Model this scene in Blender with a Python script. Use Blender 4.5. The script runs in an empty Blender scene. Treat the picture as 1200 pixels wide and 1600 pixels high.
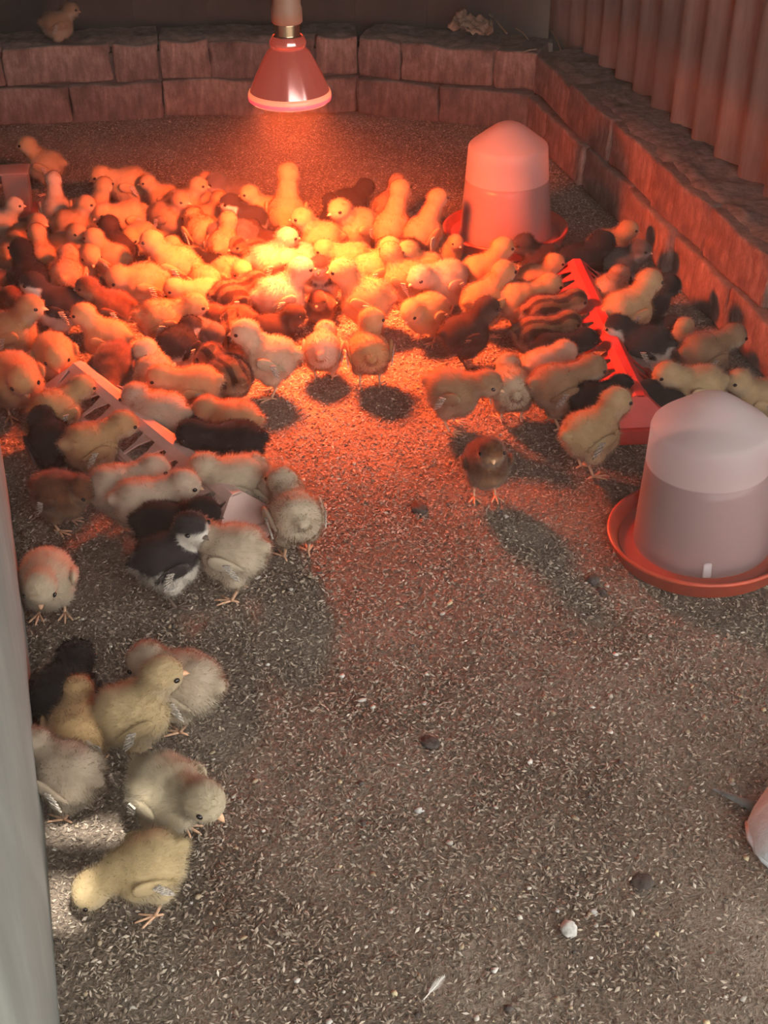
import bpy, bmesh, math, random
import numpy as np
from mathutils import Vector, Matrix, Euler
from mathutils import noise as mnoise

random.seed(7)
rng = np.random.default_rng(11)
SC = bpy.context.scene
COL = SC.collection
R = math.radians
PI = math.pi

# ------------------------------------------------------------------ camera, world, sun, exposure
CAM_H, CAM_F, CAM_T = 0.95, 2100.0, R(33.7)
cam = bpy.data.cameras.new('camera')
cam.sensor_width = 36.0
cam.lens = CAM_F / 1600.0 * 36.0
cam.clip_start = 0.02
cam_o = bpy.data.objects.new('camera', cam)
COL.objects.link(cam_o)
cam_o.location = (0, 0, CAM_H)
cam_o.rotation_euler = (PI / 2 - CAM_T, 0, 0)
SC.camera = cam_o

world = bpy.data.worlds.new('overcast_daylight')
SC.world = world
world.use_nodes = True
bgn = world.node_tree.nodes['Background']
bgn.inputs['Color'].default_value = (1.0, 0.975, 0.93, 1)
bgn.inputs['Strength'].default_value = 4.5

SUN_DIR = Vector((0.22, -0.42, 0.88)).normalized()      # towards the sun
sun = bpy.data.lights.new('sun', 'SUN')
sun.energy = 9.0
sun.angle = R(0.6)
sun.color = (1.0, 0.93, 0.84)
sun_o = bpy.data.objects.new('sun', sun)
COL.objects.link(sun_o)
sun_o.rotation_euler = SUN_DIR.to_track_quat('Z', 'Y').to_euler()

SC.view_settings.view_transform = 'Standard'
SC.view_settings.look = 'None'
SC.view_settings.gamma = 1.0
SC.view_settings.use_curve_mapping = False
SC.view_settings.exposure = 0.0

_s, _c = math.sin(CAM_T), math.cos(CAM_T)
def at(px, py, z=0.0):
    """where the line of sight through a pixel of the photo meets the height z"""
    v = (800 - py) / CAM_F
    d = Vector(((px - 600) / CAM_F, _c + v * _s, -_s + v * _c))
    return Vector((0, 0, CAM_H)) + d * ((z - CAM_H) / d.z)

# ------------------------------------------------------------------ helpers
def link(o, parent=None):
    COL.objects.link(o)
    if parent is not None:
        o.parent = parent
    return o

def tag(o, label=None, cat=None, group=None, kind=None):
    if label: o['label'] = label
    if cat: o['category'] = cat
    if group: o['group'] = group
    if kind: o['kind'] = kind
    return o

def empty(name, loc=(0, 0, 0), rot=(0, 0, 0)):
    o = bpy.data.objects.new(name, None)
    o.empty_display_size = 0.02
    link(o)
    o.location = loc
    o.rotation_euler = rot
    return o

def mesh_obj(name, bm, mat=None, parent=None, smooth=False):
    me = bpy.data.meshes.new(name)
    bm.to_mesh(me)
    bm.free()
    if smooth:
        me.shade_smooth()
    if mat: me.materials.append(mat)
    return link(bpy.data.objects.new(name, me), parent)

def np_mesh(name, co, faces_flat, nper, mat=None):
    """mesh from arrays; every face has nper corners"""
    me = bpy.data.meshes.new(name)
    n = len(co); nf = len(faces_flat) // nper
    me.vertices.add(n)
    me.vertices.foreach_set('co', np.asarray(co, np.float32).ravel())
    me.loops.add(nf * nper)
    me.loops.foreach_set('vertex_index', np.asarray(faces_flat, np.int32))
    me.polygons.add(nf)
    me.polygons.foreach_set('loop_start', np.arange(0, nf * nper, nper, dtype=np.int32))
    me.update(calc_edges=True)
    if mat: me.materials.append(mat)
    return me

def bm_box(bm, c, s, rot=None, bevel=0.0, seg=2):
    r = bmesh.ops.create_cube(bm, size=1.0)
    vs = r['verts']
    bmesh.ops.scale(bm, vec=s, verts=vs)
    if bevel:
        es = list({e for v in vs for e in v.link_edges})
        rr = bmesh.ops.bevel(bm, geom=es, offset=bevel, segments=seg, affect='EDGES', profile=0.6)
        vs = list({v for f in rr['faces'] for v in f.verts} | {v for v in vs if v.is_valid})
    M = Matrix.Translation(c)
    if rot is not None: M = M @ Euler(rot).to_matrix().to_4x4()
    bmesh.ops.transform(bm, matrix=M, verts=vs)
    return vs

def bm_tube(bm, pts, rad, n=6, cap=True):
    pts = [Vector(p) for p in pts]
    rads = rad if isinstance(rad, (list, tuple)) else [rad] * len(pts)
    rings = []
    for i, p in enumerate(pts):
        d = (pts[min(i + 1, len(pts) - 1)] - pts[max(i - 1, 0)]).normalized()
        a = d.orthogonal().normalized() if i == 0 else (a - d * a.dot(d)).normalized()
        b = d.cross(a)
        rings.append([bm.verts.new(p + (a * math.cos(2 * PI * k / n) + b * math.sin(2 * PI * k / n)) * rads[i]) for k in range(n)])
    for i in range(len(pts) - 1):
        for k in range(n):
            bm.faces.new((rings[i][k], rings[i][(k + 1) % n], rings[i + 1][(k + 1) % n], rings[i + 1][k]))
    if cap:
        bm.faces.new(rings[0][::-1]); bm.faces.new(rings[-1])

def bm_lathe(bm, prof, n=48, closed=False):
    """prof: list of (radius, z), revolved about z"""
    rings = []
    for r, z in prof:
        if r < 1e-6:
            rings.append([bm.verts.new((0, 0, z))])
        else:
            rings.append([bm.verts.new((r * math.cos(2 * PI * k / n), r * math.sin(2 * PI * k / n), z)) for k in range(n)])
    for i in range(len(rings) - 1):
        A, B = rings[i], rings[i + 1]
        for k in range(n):
            k2 = (k + 1) % n
            if len(A) == 1 and len(B) == 1: continue
            if len(A) == 1: bm.faces.new((A[0], B[k2], B[k]))
            elif len(B) == 1: bm.faces.new((A[k], A[k2], B[0]))
            else: bm.faces.new((A[k], A[k2], B[k2], B[k]))
    bmesh.ops.recalc_face_normals(bm, faces=bm.faces)

# ------------------------------------------------------------------ materials
def mat_new(name):
    m = bpy.data.materials.new(name)
    m.use_nodes = True
    nt = m.node_tree
    return m, nt, nt.nodes['Principled BSDF']

def N(nt, t, **kw):
    n = nt.nodes.new(t)
    for k, v in kw.items(): setattr(n, k, v)
    return n

def ramp(nt, fac, stops):
    r = N(nt, 'ShaderNodeValToRGB')
    el = r.color_ramp.elements
    while len(el) < len(stops): el.new(0.5)
    for e, (p, c) in zip(el, stops):
        e.position = p; e.color = (*c, 1)
    nt.links.new(fac, r.inputs['Fac'])
    return r.outputs['Color']

def noise_tex(nt, scale, detail=4, rough=0.6, coord='Object', mapscale=None):
    tc = N(nt, 'ShaderNodeTexCoord')
    n = N(nt, 'ShaderNodeTexNoise')
    n.inputs['Scale'].default_value = scale
    n.inputs['Detail'].default_value = detail
    n.inputs['Roughness'].default_value = rough
    out = tc.outputs[coord]
    if mapscale:
        mp = N(nt, 'ShaderNodeMapping'); mp.inputs['Scale'].default_value = mapscale
        nt.links.new(out, mp.inputs['Vector']); out = mp.outputs['Vector']
    nt.links.new(out, n.inputs['Vector'])
    return n.outputs['Fac']

def bump(nt, h, strength=0.5, dist=0.01):
    b = N(nt, 'ShaderNodeBump')
    b.inputs['Strength'].default_value = strength
    b.inputs['Distance'].default_value = dist
    nt.links.new(h, b.inputs['Height'])
    return b.outputs['Normal']

def simple_mat(name, col, rough=0.6, spec=0.4, metallic=0.0, var=0.0, scale=40.0, bmp=0.0):
    m, nt, p = mat_new(name)
    p.inputs['Base Color'].default_value = (*col, 1)
    p.inputs['Roughness'].default_value = rough
    p.inputs['Specular IOR Level'].default_value = spec
    p.inputs['Metallic'].default_value = metallic
    if var or bmp:
        f = noise_tex(nt, scale)
        if var:
            lo = tuple(max(0, c * (1 - var)) for c in col); hi = tuple(min(1, c * (1 + var)) for c in col)
            nt.links.new(ramp(nt, f, [(0.3, lo), (0.7, hi)]), p.inputs['Base Color'])
        if bmp: nt.links.new(bump(nt, f, bmp, 0.004), p.inputs['Normal'])
    return m

def attr_mat(name, attr, rough=0.85, extra=None):
    m, nt, p = mat_new(name)
    a = N(nt, 'ShaderNodeAttribute', attribute_name=attr)
    nt.links.new(a.outputs['Color'], p.inputs['Base Color'])
    p.inputs['Roughness'].default_value = rough
    p.inputs['Specular IOR Level'].default_value = 0.2
    return m

def floor_material():
    m, nt, p = mat_new('packed_litter_soil')
    f1 = noise_tex(nt, 4.0, 6, 0.65)
    f2 = noise_tex(nt, 260.0, 3, 0.7)
    c1 = ramp(nt, f1, [(0.35, (0.16, 0.125, 0.096)), (0.52, (0.28, 0.23, 0.182)), (0.7, (0.42, 0.355, 0.285))])
    c2 = ramp(nt, f2, [(0.3, (0.45, 0.42, 0.40)), (0.7, (1.15, 1.12, 1.1))])
    mx = N(nt, 'ShaderNodeMix', data_type='RGBA', blend_type='MULTIPLY')
    mx.inputs['Factor'].default_value = 1.0
    nt.links.new(c1, mx.inputs['A']); nt.links.new(c2, mx.inputs['B'])
    nt.links.new(mx.outputs['Result'], p.inputs['Base Color'])
    p.inputs['Roughness'].default_value = 0.95
    p.inputs['Specular IOR Level'].default_value = 0.15
    nt.links.new(bump(nt, f2, 0.8, 0.004), p.inputs['Normal'])
    return m

def brick_material():
    m, nt, p = mat_new('weathered_clay_brick')
    f1 = noise_tex(nt, 22.0, 6, 0.7)
    f2 = noise_tex(nt, 70.0, 5, 0.7, mapscale=(1, 1, 0.22))
    oi = N(nt, 'ShaderNodeObjectInfo')
    c1 = ramp(nt, f1, [(0.3, (0.16, 0.105, 0.088)), (0.5, (0.28, 0.19, 0.16)), (0.68, (0.43, 0.33, 0.285))])
    c2 = ramp(nt, f2, [(0.34, (0.55, 0.5, 0.48)), (0.6, (1.05, 1.0, 0.98)), (0.74, (1.6, 1.55, 1.5))])
    mx = N(nt, 'ShaderNodeMix', data_type='RGBA', blend_type='MULTIPLY')
    mx.inputs['Factor'].default_value = 1.0
    nt.links.new(c1, mx.inputs['A']); nt.links.new(c2, mx.inputs['B'])
    c3 = ramp(nt, oi.outputs['Random'], [(0.0, (0.78, 0.74, 0.72)), (1.0, (1.2, 1.12, 1.08))])
    m2 = N(nt, 'ShaderNodeMix', data_type='RGBA', blend_type='MULTIPLY')
    m2.inputs['Factor'].default_value = 1.0
    nt.links.new(mx.outputs['Result'], m2.inputs['A']); nt.links.new(c3, m2.inputs['B'])
    # dust and droppings settled on faces that look up
    ge = N(nt, 'ShaderNodeNewGeometry')
    sx = N(nt, 'ShaderNodeSeparateXYZ'); nt.links.new(ge.outputs['Normal'], sx.inputs['Vector'])
    mr = N(nt, 'ShaderNodeMapRange'); mr.inputs['From Min'].default_value = 0.45; mr.inputs['From Max'].default_value = 0.85
    nt.links.new(sx.outputs['Z'], mr.inputs['Value'])
    dust = ramp(nt, f1, [(0.3, (0.10, 0.085, 0.072)), (0.55, (0.19, 0.165, 0.14)), (0.75, (0.30, 0.27, 0.235))])
    m3 = N(nt, 'ShaderNodeMix', data_type='RGBA')
    nt.links.new(mr.outputs['Result'], m3.inputs['Factor'])
    nt.links.new(m2.outputs['Result'], m3.inputs['A']); nt.links.new(dust, m3.inputs['B'])
    nt.links.new(m3.outputs['Result'], p.inputs['Base Color'])
    p.inputs['Roughness'].default_value = 0.9
    p.inputs['Specular IOR Level'].default_value = 0.2
    nt.links.new(bump(nt, f2, 0.75, 0.006), p.inputs['Normal'])
    return m

def sheet_material():
    m, nt, p = mat_new('rusty_corrugated_iron')
    f1 = noise_tex(nt, 5.0, 6, 0.65, mapscale=(1, 1, 0.35))
    f2 = noise_tex(nt, 60.0, 4, 0.7, mapscale=(1, 1, 0.12))
    c1 = ramp(nt, f1, [(0.3, (0.21, 0.165, 0.14)), (0.55, (0.32, 0.265, 0.23)), (0.75, (0.43, 0.365, 0.32))])
    c2 = ramp(nt, f2, [(0.3, (0.72, 0.68, 0.66)), (0.7, (1.12, 1.1, 1.08))])
    mx = N(nt, 'ShaderNodeMix', data_type='RGBA', blend_type='MULTIPLY')
    mx.inputs['Factor'].default_value = 1.0
    nt.links.new(c1, mx.inputs['A']); nt.links.new(c2, mx.inputs['B'])
    nt.links.new(mx.outputs['Result'], p.inputs['Base Color'])
    p.inputs['Roughness'].default_value = 0.62
    p.inputs['Specular IOR Level'].default_value = 0.35
    nt.links.new(bump(nt, f2, 0.25, 0.003), p.inputs['Normal'])
    return m

def guard_material():
    m, nt, p = mat_new('smooth_grey_cement')
    f1 = noise_tex(nt, 7.0, 6, 0.6, mapscale=(1, 1, 0.4))
    f2 = noise_tex(nt, 90.0, 4, 0.7)
    c1 = ramp(nt, f1, [(0.3, (0.15, 0.155, 0.14)), (0.55, (0.21, 0.215, 0.195)), (0.75, (0.29, 0.295, 0.27))])
    nt.links.new(c1, p.inputs['Base Color'])
    p.inputs['Roughness'].default_value = 0.7
    nt.links.new(bump(nt, f2, 0.2, 0.002), p.inputs['Normal'])
    return m

def plastic_shell(name, tint, clear, dry=None, level=0.0):
    """frosted plastic; wet below the water level it clears, above it is fogged by condensation"""
    m = bpy.data.materials.new(name); m.use_nodes = True
    nt = m.node_tree
    p = nt.nodes['Principled BSDF']; out = nt.nodes['Material Output']
    p.inputs['Base Color'].default_value = (*tint, 1)
    p.inputs['Roughness'].default_value = 0.38
    p.inputs['Specular IOR Level'].default_value = 0.35
    tr = N(nt, 'ShaderNodeBsdfTranslucent'); tr.inputs['Color'].default_value = (*tint, 1)
    tp = N(nt, 'ShaderNodeBsdfTransparent'); tp.inputs['Color'].default_value = (1, 1, 1, 1)
    a = N(nt, 'ShaderNodeMixShader'); a.inputs[0].default_value = 0.5
    nt.links.new(p.outputs[0], a.inputs[1]); nt.links.new(tr.outputs[0], a.inputs[2])
    b = N(nt, 'ShaderNodeMixShader')
    f = noise_tex(nt, 14.0, 5, 0.7)
    mr = N(nt, 'ShaderNodeMapRange'); mr.inputs['To Min'].default_value = clear - 0.02; mr.inputs['To Max'].default_value = clear + 0.02
    nt.links.new(f, mr.inputs['Value'])
    fac = mr.outputs['Result']
    if dry is not None:
        tc = N(nt, 'ShaderNodeTexCoord'); sz = N(nt, 'ShaderNodeSeparateXYZ'); nt.links.new(tc.outputs['Object'], sz.inputs['Vector'])
        wet = N(nt, 'ShaderNodeMapRange'); wet.inputs['From Min'].default_value = level + 0.001; wet.inputs['From Max'].default_value = level - 0.001
        nt.links.new(sz.outputs['Z'], wet.inputs['Value'])
        mm = N(nt, 'ShaderNodeMix', data_type='FLOAT'); mm.inputs['A'].default_value = dry
        nt.links.new(wet.outputs['Result'], mm.inputs['Factor']); nt.links.new(fac, mm.inputs['B']); fac = mm.outputs['Result']
    nt.links.new(fac, b.inputs[0])
    nt.links.new(a.outputs[0], b.inputs[1]); nt.links.new(tp.outputs[0], b.inputs[2])
    nt.links.new(b.outputs[0], out.inputs['Surface'])
    return m

def emis_mat(name, col, strength, base=(0.5, 0.2, 0.15), rough=0.2):
    m, nt, p = mat_new(name)
    p.inputs['Base Color'].default_value = (*base, 1)
    p.inputs['Roughness'].default_value = rough
    p.inputs['Emission Color'].default_value = (*col, 1)
    p.inputs['Emission Strength'].default_value = strength
    return m

M = {}
M['floor'] = floor_material()
M['husk'] = attr_mat('rice_husk', 'flake_color')
M['bits'] = attr_mat('litter_bits', 'flake_color', 0.8)
M['brick'] = brick_material()
M['dirt'] = simple_mat('dusty_dirt_crust', (0.20, 0.165, 0.14), 0.95, 0.1, var=0.55, scale=45, bmp=0.9)
M['mortar'] = simple_mat('dark_mortar', (0.085, 0.06, 0.05), 0.95, 0.1, var=0.4, scale=50, bmp=0.6)
M['sheet'] = sheet_material()
M['guard'] = guard_material()
M['board'] = simple_mat('dark_boarding', (0.075, 0.048, 0.038), 0.85, 0.2, var=0.35, scale=9, bmp=0.4)
M['shell'] = plastic_shell('milky_plastic', (0.93, 0.90, 0.90), 0.5)
M['clear'] = plastic_shell('cloudy_clear_plastic', (0.75, 0.55, 0.5), 0.62)
M['water'] = simple_mat('pink_tinted_water', (0.21, 0.062, 0.05), 0.3, 0.5, var=0.1, scale=6)
M['dish'] = simple_mat('terracotta_red_plastic', (0.50, 0.075, 0.035), 0.38, 0.5, var=0.18, scale=25)
M['red'] = simple_mat('scarlet_plastic', (0.62, 0.045, 0.03), 0.33, 0.5, var=0.08, scale=25)
M['pinkpl'] = simple_mat('pale_pink_plastic', (0.62, 0.42, 0.36), 0.42, 0.45, var=0.1, scale=25)
M['feed'] = simple_mat('ground_feed', (0.40, 0.32, 0.25), 0.95, 0.1, var=0.6, scale=220, bmp=0.9)
M['socket'] = simple_mat('brown_bakelite', (0.36, 0.20, 0.13), 0.45, 0.4, var=0.15, scale=30)
M['metal'] = simple_mat('brass_cap', (0.75, 0.55, 0.35), 0.25, 0.5, metallic=1.0)
M['cable'] = simple_mat('black_cable', (0.03, 0.025, 0.025), 0.5)
M['beak'] = simple_mat('horn_beak', (0.72, 0.42, 0.24), 0.5, 0.4, var=0.15, scale=200)
M['beak_dark'] = simple_mat('dark_beak', (0.10, 0.07, 0.055), 0.5, 0.4, var=0.2, scale=200)
M['leg'] = simple_mat('chick_shank', (0.66, 0.40, 0.25), 0.6, 0.3, var=0.2, scale=300, bmp=0.4)
M['leg_dark'] = simple_mat('dark_shank', (0.13, 0.09, 0.07), 0.6, 0.3, var=0.2, scale=300, bmp=0.4)
M['eye'] = simple_mat('black_eye', (0.008, 0.006, 0.006), 0.08, 0.6)
M['stone'] = simple_mat('pale_stone', (0.55, 0.53, 0.49), 0.85, 0.2, var=0.3, scale=90, bmp=0.5)
M['clod'] = simple_mat('dark_clod', (0.075, 0.06, 0.052), 0.9, 0.2, var=0.35, scale=90, bmp=0.7)
M['sack'] = simple_mat('white_woven_sack', (0.66, 0.70, 0.72), 0.5, 0.4, var=0.12, scale=120, bmp=0.4)
M['film'] = simple_mat('grey_plastic_film', (0.20, 0.20, 0.19), 0.35, 0.5, var=0.4, scale=60)
M['straw'] = simple_mat('dry_straw', (0.42, 0.33, 0.22), 0.8, 0.2, var=0.3, scale=120)
M['leaf'] = simple_mat('dry_crumpled_leaf', (0.30, 0.22, 0.15), 0.8, 0.2, var=0.55, scale=70, bmp=0.8)
M['feather'] = simple_mat('white_feather', (0.75, 0.72, 0.66), 0.7, 0.2)

# ------------------------------------------------------------------ the setting
def floor_z(x, y):
    n = mnoise.noise(Vector((x * 2.1, y * 2.1, 3.3))) * 0.005 + mnoise.noise(Vector((x * 9, y * 9, 1.3))) * 0.0022
    return n - 0.0035

def build_floor():
    nx, ny = 150, 190
    X = np.linspace(-1.7, 1.7, nx); Y = np.linspace(-0.6, 3.6, ny)
    co = [(x, y, floor_z(x, y)) for y in Y for x in X]
    f = []
    for j in range(ny - 1):
        for i in range(nx - 1):
            a = j * nx + i
            f += [a, a + 1, a + nx + 1, a + nx]
    me = np_mesh('floor', co, f, 4, M['floor'])
    me.shade_smooth()
    o = link(bpy.data.objects.new('floor', me))
    tag(o, 'brown earth floor packed with litter', kind='structure')
build_floor()

def ground_outside():
    bm = bmesh.new()
    for x0, x1, y0, y1 in ((-9, 9, -9, -0.59), (-9, -1.69, -0.59, 9), (1.69, 9, -0.59, 9), (-1.69, 1.69, 3.59, 9)):
        bm.faces.new([bm.verts.new(q) for q in ((x0, y0, -0.006), (x1, y0, -0.006), (x1, y1, -0.006), (x0, y1, -0.006))])
    o = mesh_obj('floor_outside', bm, M['floor'])
    tag(o, 'bare earth outside the pen', kind='structure')
ground_outside()

RW0, RW1 = Vector((0.325, 2.955)), Vector((0.745, 1.02))       # foot of the right brick kerb, far to near
BW = [Vector((0.33, 2.95)), Vector((-0.06, 3.08)), Vector((-0.5, 3.05)), Vector((-1.2, 2.93))]
WALL_T, COURSE = 0.115, 0.083

def brick_mesh(name, L, Hh, T, seed):
    """one worn brick, centred, long along x, with rough rounded edges"""
    bm = bmesh.new()
    bm_box(bm, (0, 0, 0), (L, T, Hh), bevel=0.007, seg=2)
    bmesh.ops.triangulate(bm, faces=[f for f in bm.faces if len(f.verts) > 4])
    bmesh.ops.subdivide_edges(bm, edges=[e for e in bm.edges if e.calc_length() > 0.03], cuts=3, use_grid_fill=True)
    for v in bm.verts:
        q = v.co * 22 + Vector((seed * 7.1, seed * 3.3, 0))
        q2 = v.co * 60 + Vector((seed * 2.1, 0, seed))
        v.co += mnoise.noise_vector(q) * 0.0062 + mnoise.noise_vector(q2) * 0.0026
    me = bpy.data.meshes.new(name)
    bm.to_mesh(me); bm.free()
    me.shade_smooth()
    me.materials.append(M['brick'])
    return me

BRICKS = {}
def brick(L, seed):
    k = (round(L, 3), seed)
    if k not in BRICKS: BRICKS[k] = brick_mesh('brick', L - 0.003, COURSE - 0.002, WALL_T, seed)
    return BRICKS[k]

def kerb(name, pts, side, label, offs):
    """two courses of bricks along a line; side = direction (left/right of travel) the wall thickness goes"""
    bm = bmesh.new()
    root = None
    segs = []
    for i in range(len(pts) - 1):
        a, b = pts[i], pts[i + 1]
        d = (b - a).normalized(); n = Vector((-d.y, d.x)) * side
        segs.append((a, b, d, n))
        mid = (a + b) / 2 + n * WALL_T / 2
        bm_box(bm, (mid.x, mid.y, COURSE - 0.012), ((b - a).length + 0.02, WALL_T - 0.022, 2 * COURSE - 0.022), rot=(0, 0, math.atan2(d.y, d.x)))
    root = mesh_obj(name, bm, M['mortar'])
    tag(root, label, kind='structure')
    bm = bmesh.new()
    for (a, b, d, n) in segs:
        L = (b - a).length; nl = int(L / 0.012); nw = 10
        g = []
        for i in range(nl + 1):
            row = []
            for j in range(nw + 1):
                w = j / nw
                q = a + d * (L * i / nl) + n * (0.010 + (WALL_T + 0.004) * w)
                e = min(1.0, w * 7)
                z = 2 * COURSE - 0.009 + 0.0105 * e + 0.005 * mnoise.noise(Vector((q.x * 24, q.y * 24, 5))) + 0.0025 * mnoise.noise(Vector((q.x * 70, q.y * 70, 5)))
                row.append(bm.verts.new((q.x, q.y, z)))
            g.append(row)
        for i in range(nl):
            for j in range(nw): bm.faces.new((g[i][j], g[i + 1][j], g[i + 1][j + 1], g[i][j + 1]))
    bmesh.ops.recalc_face_normals(bm, faces=bm.faces)
    cap = mesh_obj('dirt_cap', bm, M['dirt'], root, True)
    cap['label'] = 'crust of dirt and dust along the kerb top'
    for course in range(2):
        for (a, b, d, n) in segs:
            Ltot = (b - a).length
            t = -offs[course]
            k = 0
            while t < Ltot - 0.03:
                L = random.choice((0.215, 0.225, 0.235))
                lo, hi = max(t, 0.0), min(t + L, Ltot)
                if hi - lo > 0.035:
                    o = bpy.data.objects.new('brick', brick(hi - lo, random.randint(0, 4)))
                    link(o, root)
                    push = -0.012 * (1 - course) + random.uniform(-0.004, 0.004)       # the lower course stands a little proud
                    c = a + d * (lo + hi) / 2 + n * (WALL_T / 2 + push)
                    o.location = (c.x, c.y, COURSE * (course + 0.5) + random.uniform(-0.003, 0.003))
                    o.rotation_euler = (random.uniform(-0.02, 0.02), random.uniform(-0.015, 0.015), math.atan2(d.y, d.x) + random.uniform(-0.025, 0.025))
                t += L
                k += 1
    return root
kerb('wall_right', [RW0, RW1], 1, 'low two-course brick kerb along the right side', (0.09, 0.0))
kerb('wall_back', BW, -1, 'low two-course brick kerb across the back', (0.02, 0.12))

def corrugated():
    d = (RW1 - RW0).normalized(); n = Vector((-d.y, d.x))
    a = RW0 + n * 0.098 - d * 0.25
    Ltot = (RW1 - RW0).length + 0.05
    pitch, amp = 0.098, 0.012
    ns = int(Ltot / pitch * 12)
    co, f = [], []
    zs = [0.12, 0.5, 1.2, 2.05]
    for j, z in enumerate(zs):
        for i in range(ns + 1):
            s = Ltot * i / ns
            w = math.sin(2 * PI * s / pitch) * amp
            q = a + d * s + n * (w + 0.016)
            co.append((q.x, q.y, z))
    m = ns + 1
    for j in range(len(zs) - 1):
        for i in range(ns):
            f += [j * m + i, j * m + i + 1, (j + 1) * m + i + 1, (j + 1) * m + i]
    me = np_mesh('wall_right_sheet', co, f, 4, M['sheet'])
    me.shade_smooth()
    o = link(bpy.data.objects.new('wall_right_sheet', me))
    md = o.modifiers.new('thick', 'SOLIDIFY'); md.thickness = 0.0012
    tag(o, 'upright rusty corrugated iron sheeting behind the right brick kerb', kind='structure')
corrugated()

def boards(name, p0, p1, z0, z1, w, label):
    """a wall of upright boards, each its own part"""
    a, b = Vector(p0), Vector(p1)
    d = (b - a).normalized()
    root = empty(name, (0, 0, 0))
    tag(root, label, kind='structure')
    L = (b - a).length; k = int(L / w)
    bm = bmesh.new(); bm_box(bm, (0, 0, 0), (L / k + 0.006, 0.02, z1 - z0), bevel=0.002, seg=1)
    me = bpy.data.meshes.new('board'); bm.to_mesh(me); bm.free(); me.materials.append(M['board'])
    for i in range(k):
        o = link(bpy.data.objects.new('board', me), root)
        c = a + d * (L * (i + 0.5) / k)
        o.location = (c.x, c.y, (z0 + z1) / 2)
        o.rotation_euler = (0, 0, math.atan2(d.y, d.x))
        o.location.y += 0.004 * (i % 2)
boards('wall_far', (0.62, 3.26), (-1.45, 3.30), 0.0, 2.05, 0.16, 'dark boarding behind the back brick kerb')
boards('wall_left', (-1.45, 3.30), (-1.45, 0.3), 0.0, 2.05, 0.2, 'dark boarding far left of the pen')

boards('shade_wall_front', (-1.45, -0.70), (-0.1, -0.70), 0.0, 2.05, 0.2, 'unseen dark boarding added behind the camera to shade the left side')  # unseen wall added to keep daylight off the left side
boards('shade_wall_left', (-1.45, 0.3), (-1.45, -0.70), 0.0, 2.05, 0.2, 'unseen dark boarding added left of the camera to shade the pen')  # out of view, added to close the left against daylight

def roof():
    bm = bmesh.new()
    # unseen roof added to darken the pen; gaps cut to throw the sun patches
    hit = at(104, 1405); hit2 = at(150, 1298)
    zr = 2.05
    def up(p): return p + SUN_DIR * (zr / SUN_DIR.z)
    c1, c2 = up(hit), up(hit2)
    holes = [(c1.x - 0.03, c1.x + 0.018, c1.y - 0.03, c1.y + 0.026), (c2.x - 0.045, c2.x + 0.045, c2.y - 0.012, c2.y + 0.016)]
    xs = sorted({-2.0, 2.4} | {h[0] for h in holes} | {h[1] for h in holes})
    ys = sorted({-0.75, 3.5} | {h[2] for h in holes} | {h[3] for h in holes})
    for i in range(len(xs) - 1):
        for j in range(len(ys) - 1):
            mx, my = (xs[i] + xs[i + 1]) / 2, (ys[j] + ys[j + 1]) / 2
            if any(h[0] < mx < h[1] and h[2] < my < h[3] for h in holes): continue
            bm.faces.new([bm.verts.new(q) for q in ((xs[i], ys[j], zr), (xs[i + 1], ys[j], zr), (xs[i + 1], ys[j + 1], zr), (xs[i], ys[j + 1], zr))])
    bmesh.ops.remove_doubles(bm, verts=bm.verts, dist=1e-5)
    o = mesh_obj('shade_roof', bm, M['board'])
    md = o.modifiers.new('thick', 'SOLIDIFY'); md.thickness = 0.004
    tag(o, 'unseen roof added to darken the pen, with gaps for the sun patches', kind='structure')
roof()

GUARD_OFF = -1.0
def guard_panel():
    """smooth grey panel that bounds the pen on the left, slightly bowed"""
    P = [at(-60, 560), at(0, 690), at(20, 800), at(43, 980), at(57, 1100), at(74, 1300), at(97, 1600)]
    P += [P[-1] + (P[-1] - P[-2]) * 1.2]
    pts = []
    for i in range(len(P) - 1):
        for k in range(6): pts.append(P[i].lerp(P[i + 1], k / 6))
    pts.append(P[-1])
    zs = [-0.004, 0.03, 0.12, 0.25, 0.38, 0.46, 0.47]
    bm = bmesh.new()
    rows = []
    for z in zs:
        row = []
        for i, p in enumerate(pts):
            t = (pts[min(i + 1, len(pts) - 1)] - pts[max(i - 1, 0)]).normalized()
            n = Vector((t.y, -t.x, 0))
            if n.x > 0: n = -n
            off = -0.012 * math.sin(PI * min(1, z / 0.47)) + 0.0015 * mnoise.noise(p * 9 + Vector((0, 0, z * 6)))
            q = p + n * (0.002 + off * 0.3)
            row.append(bm.verts.new((q.x, q.y, z)))
        rows.append(row)
    for j in range(len(zs) - 1):
        for i in range(len(pts) - 1):
            bm.faces.new((rows[j][i], rows[j][i + 1], rows[j + 1][i + 1], rows[j + 1][i]))
    bmesh.ops.recalc_face_normals(bm, faces=bm.faces)
    o = mesh_obj('guard_panel', bm, M['guard'], smooth=True)
    md = o.modifiers.new('thick', 'SOLIDIFY'); md.thickness = 0.018; md.offset = GUARD_OFF
    tag(o, 'smooth grey upright panel running along the left edge of the pen', 'panel')
    return o
guard_panel()

# ------------------------------------------------------------------ litter
def in_view(x, y, m=0.06):
    zc = y * _c + CAM_H * _s
    v = y * _s - CAM_H * _c
    px = 600 + CAM_F * x / zc; py = 800 - CAM_F * v / zc
    k = CAM_F / zc * m
    return (px > -k) & (px < 1200 + k) & (py > -k) & (py < 1600 + k)

FLAKE = np.array([(0.20, 0.155, 0.115), (0.26, 0.21, 0.16), (0.33, 0.27, 0.21), (0.40, 0.335, 0.265), (0.15, 0.115, 0.085), (0.10, 0.08, 0.064), (0.52, 0.46, 0.38)]) * 1.28
FW = np.array([0.25, 0.27, 0.19, 0.08, 0.13, 0.065, 0.015])

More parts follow.
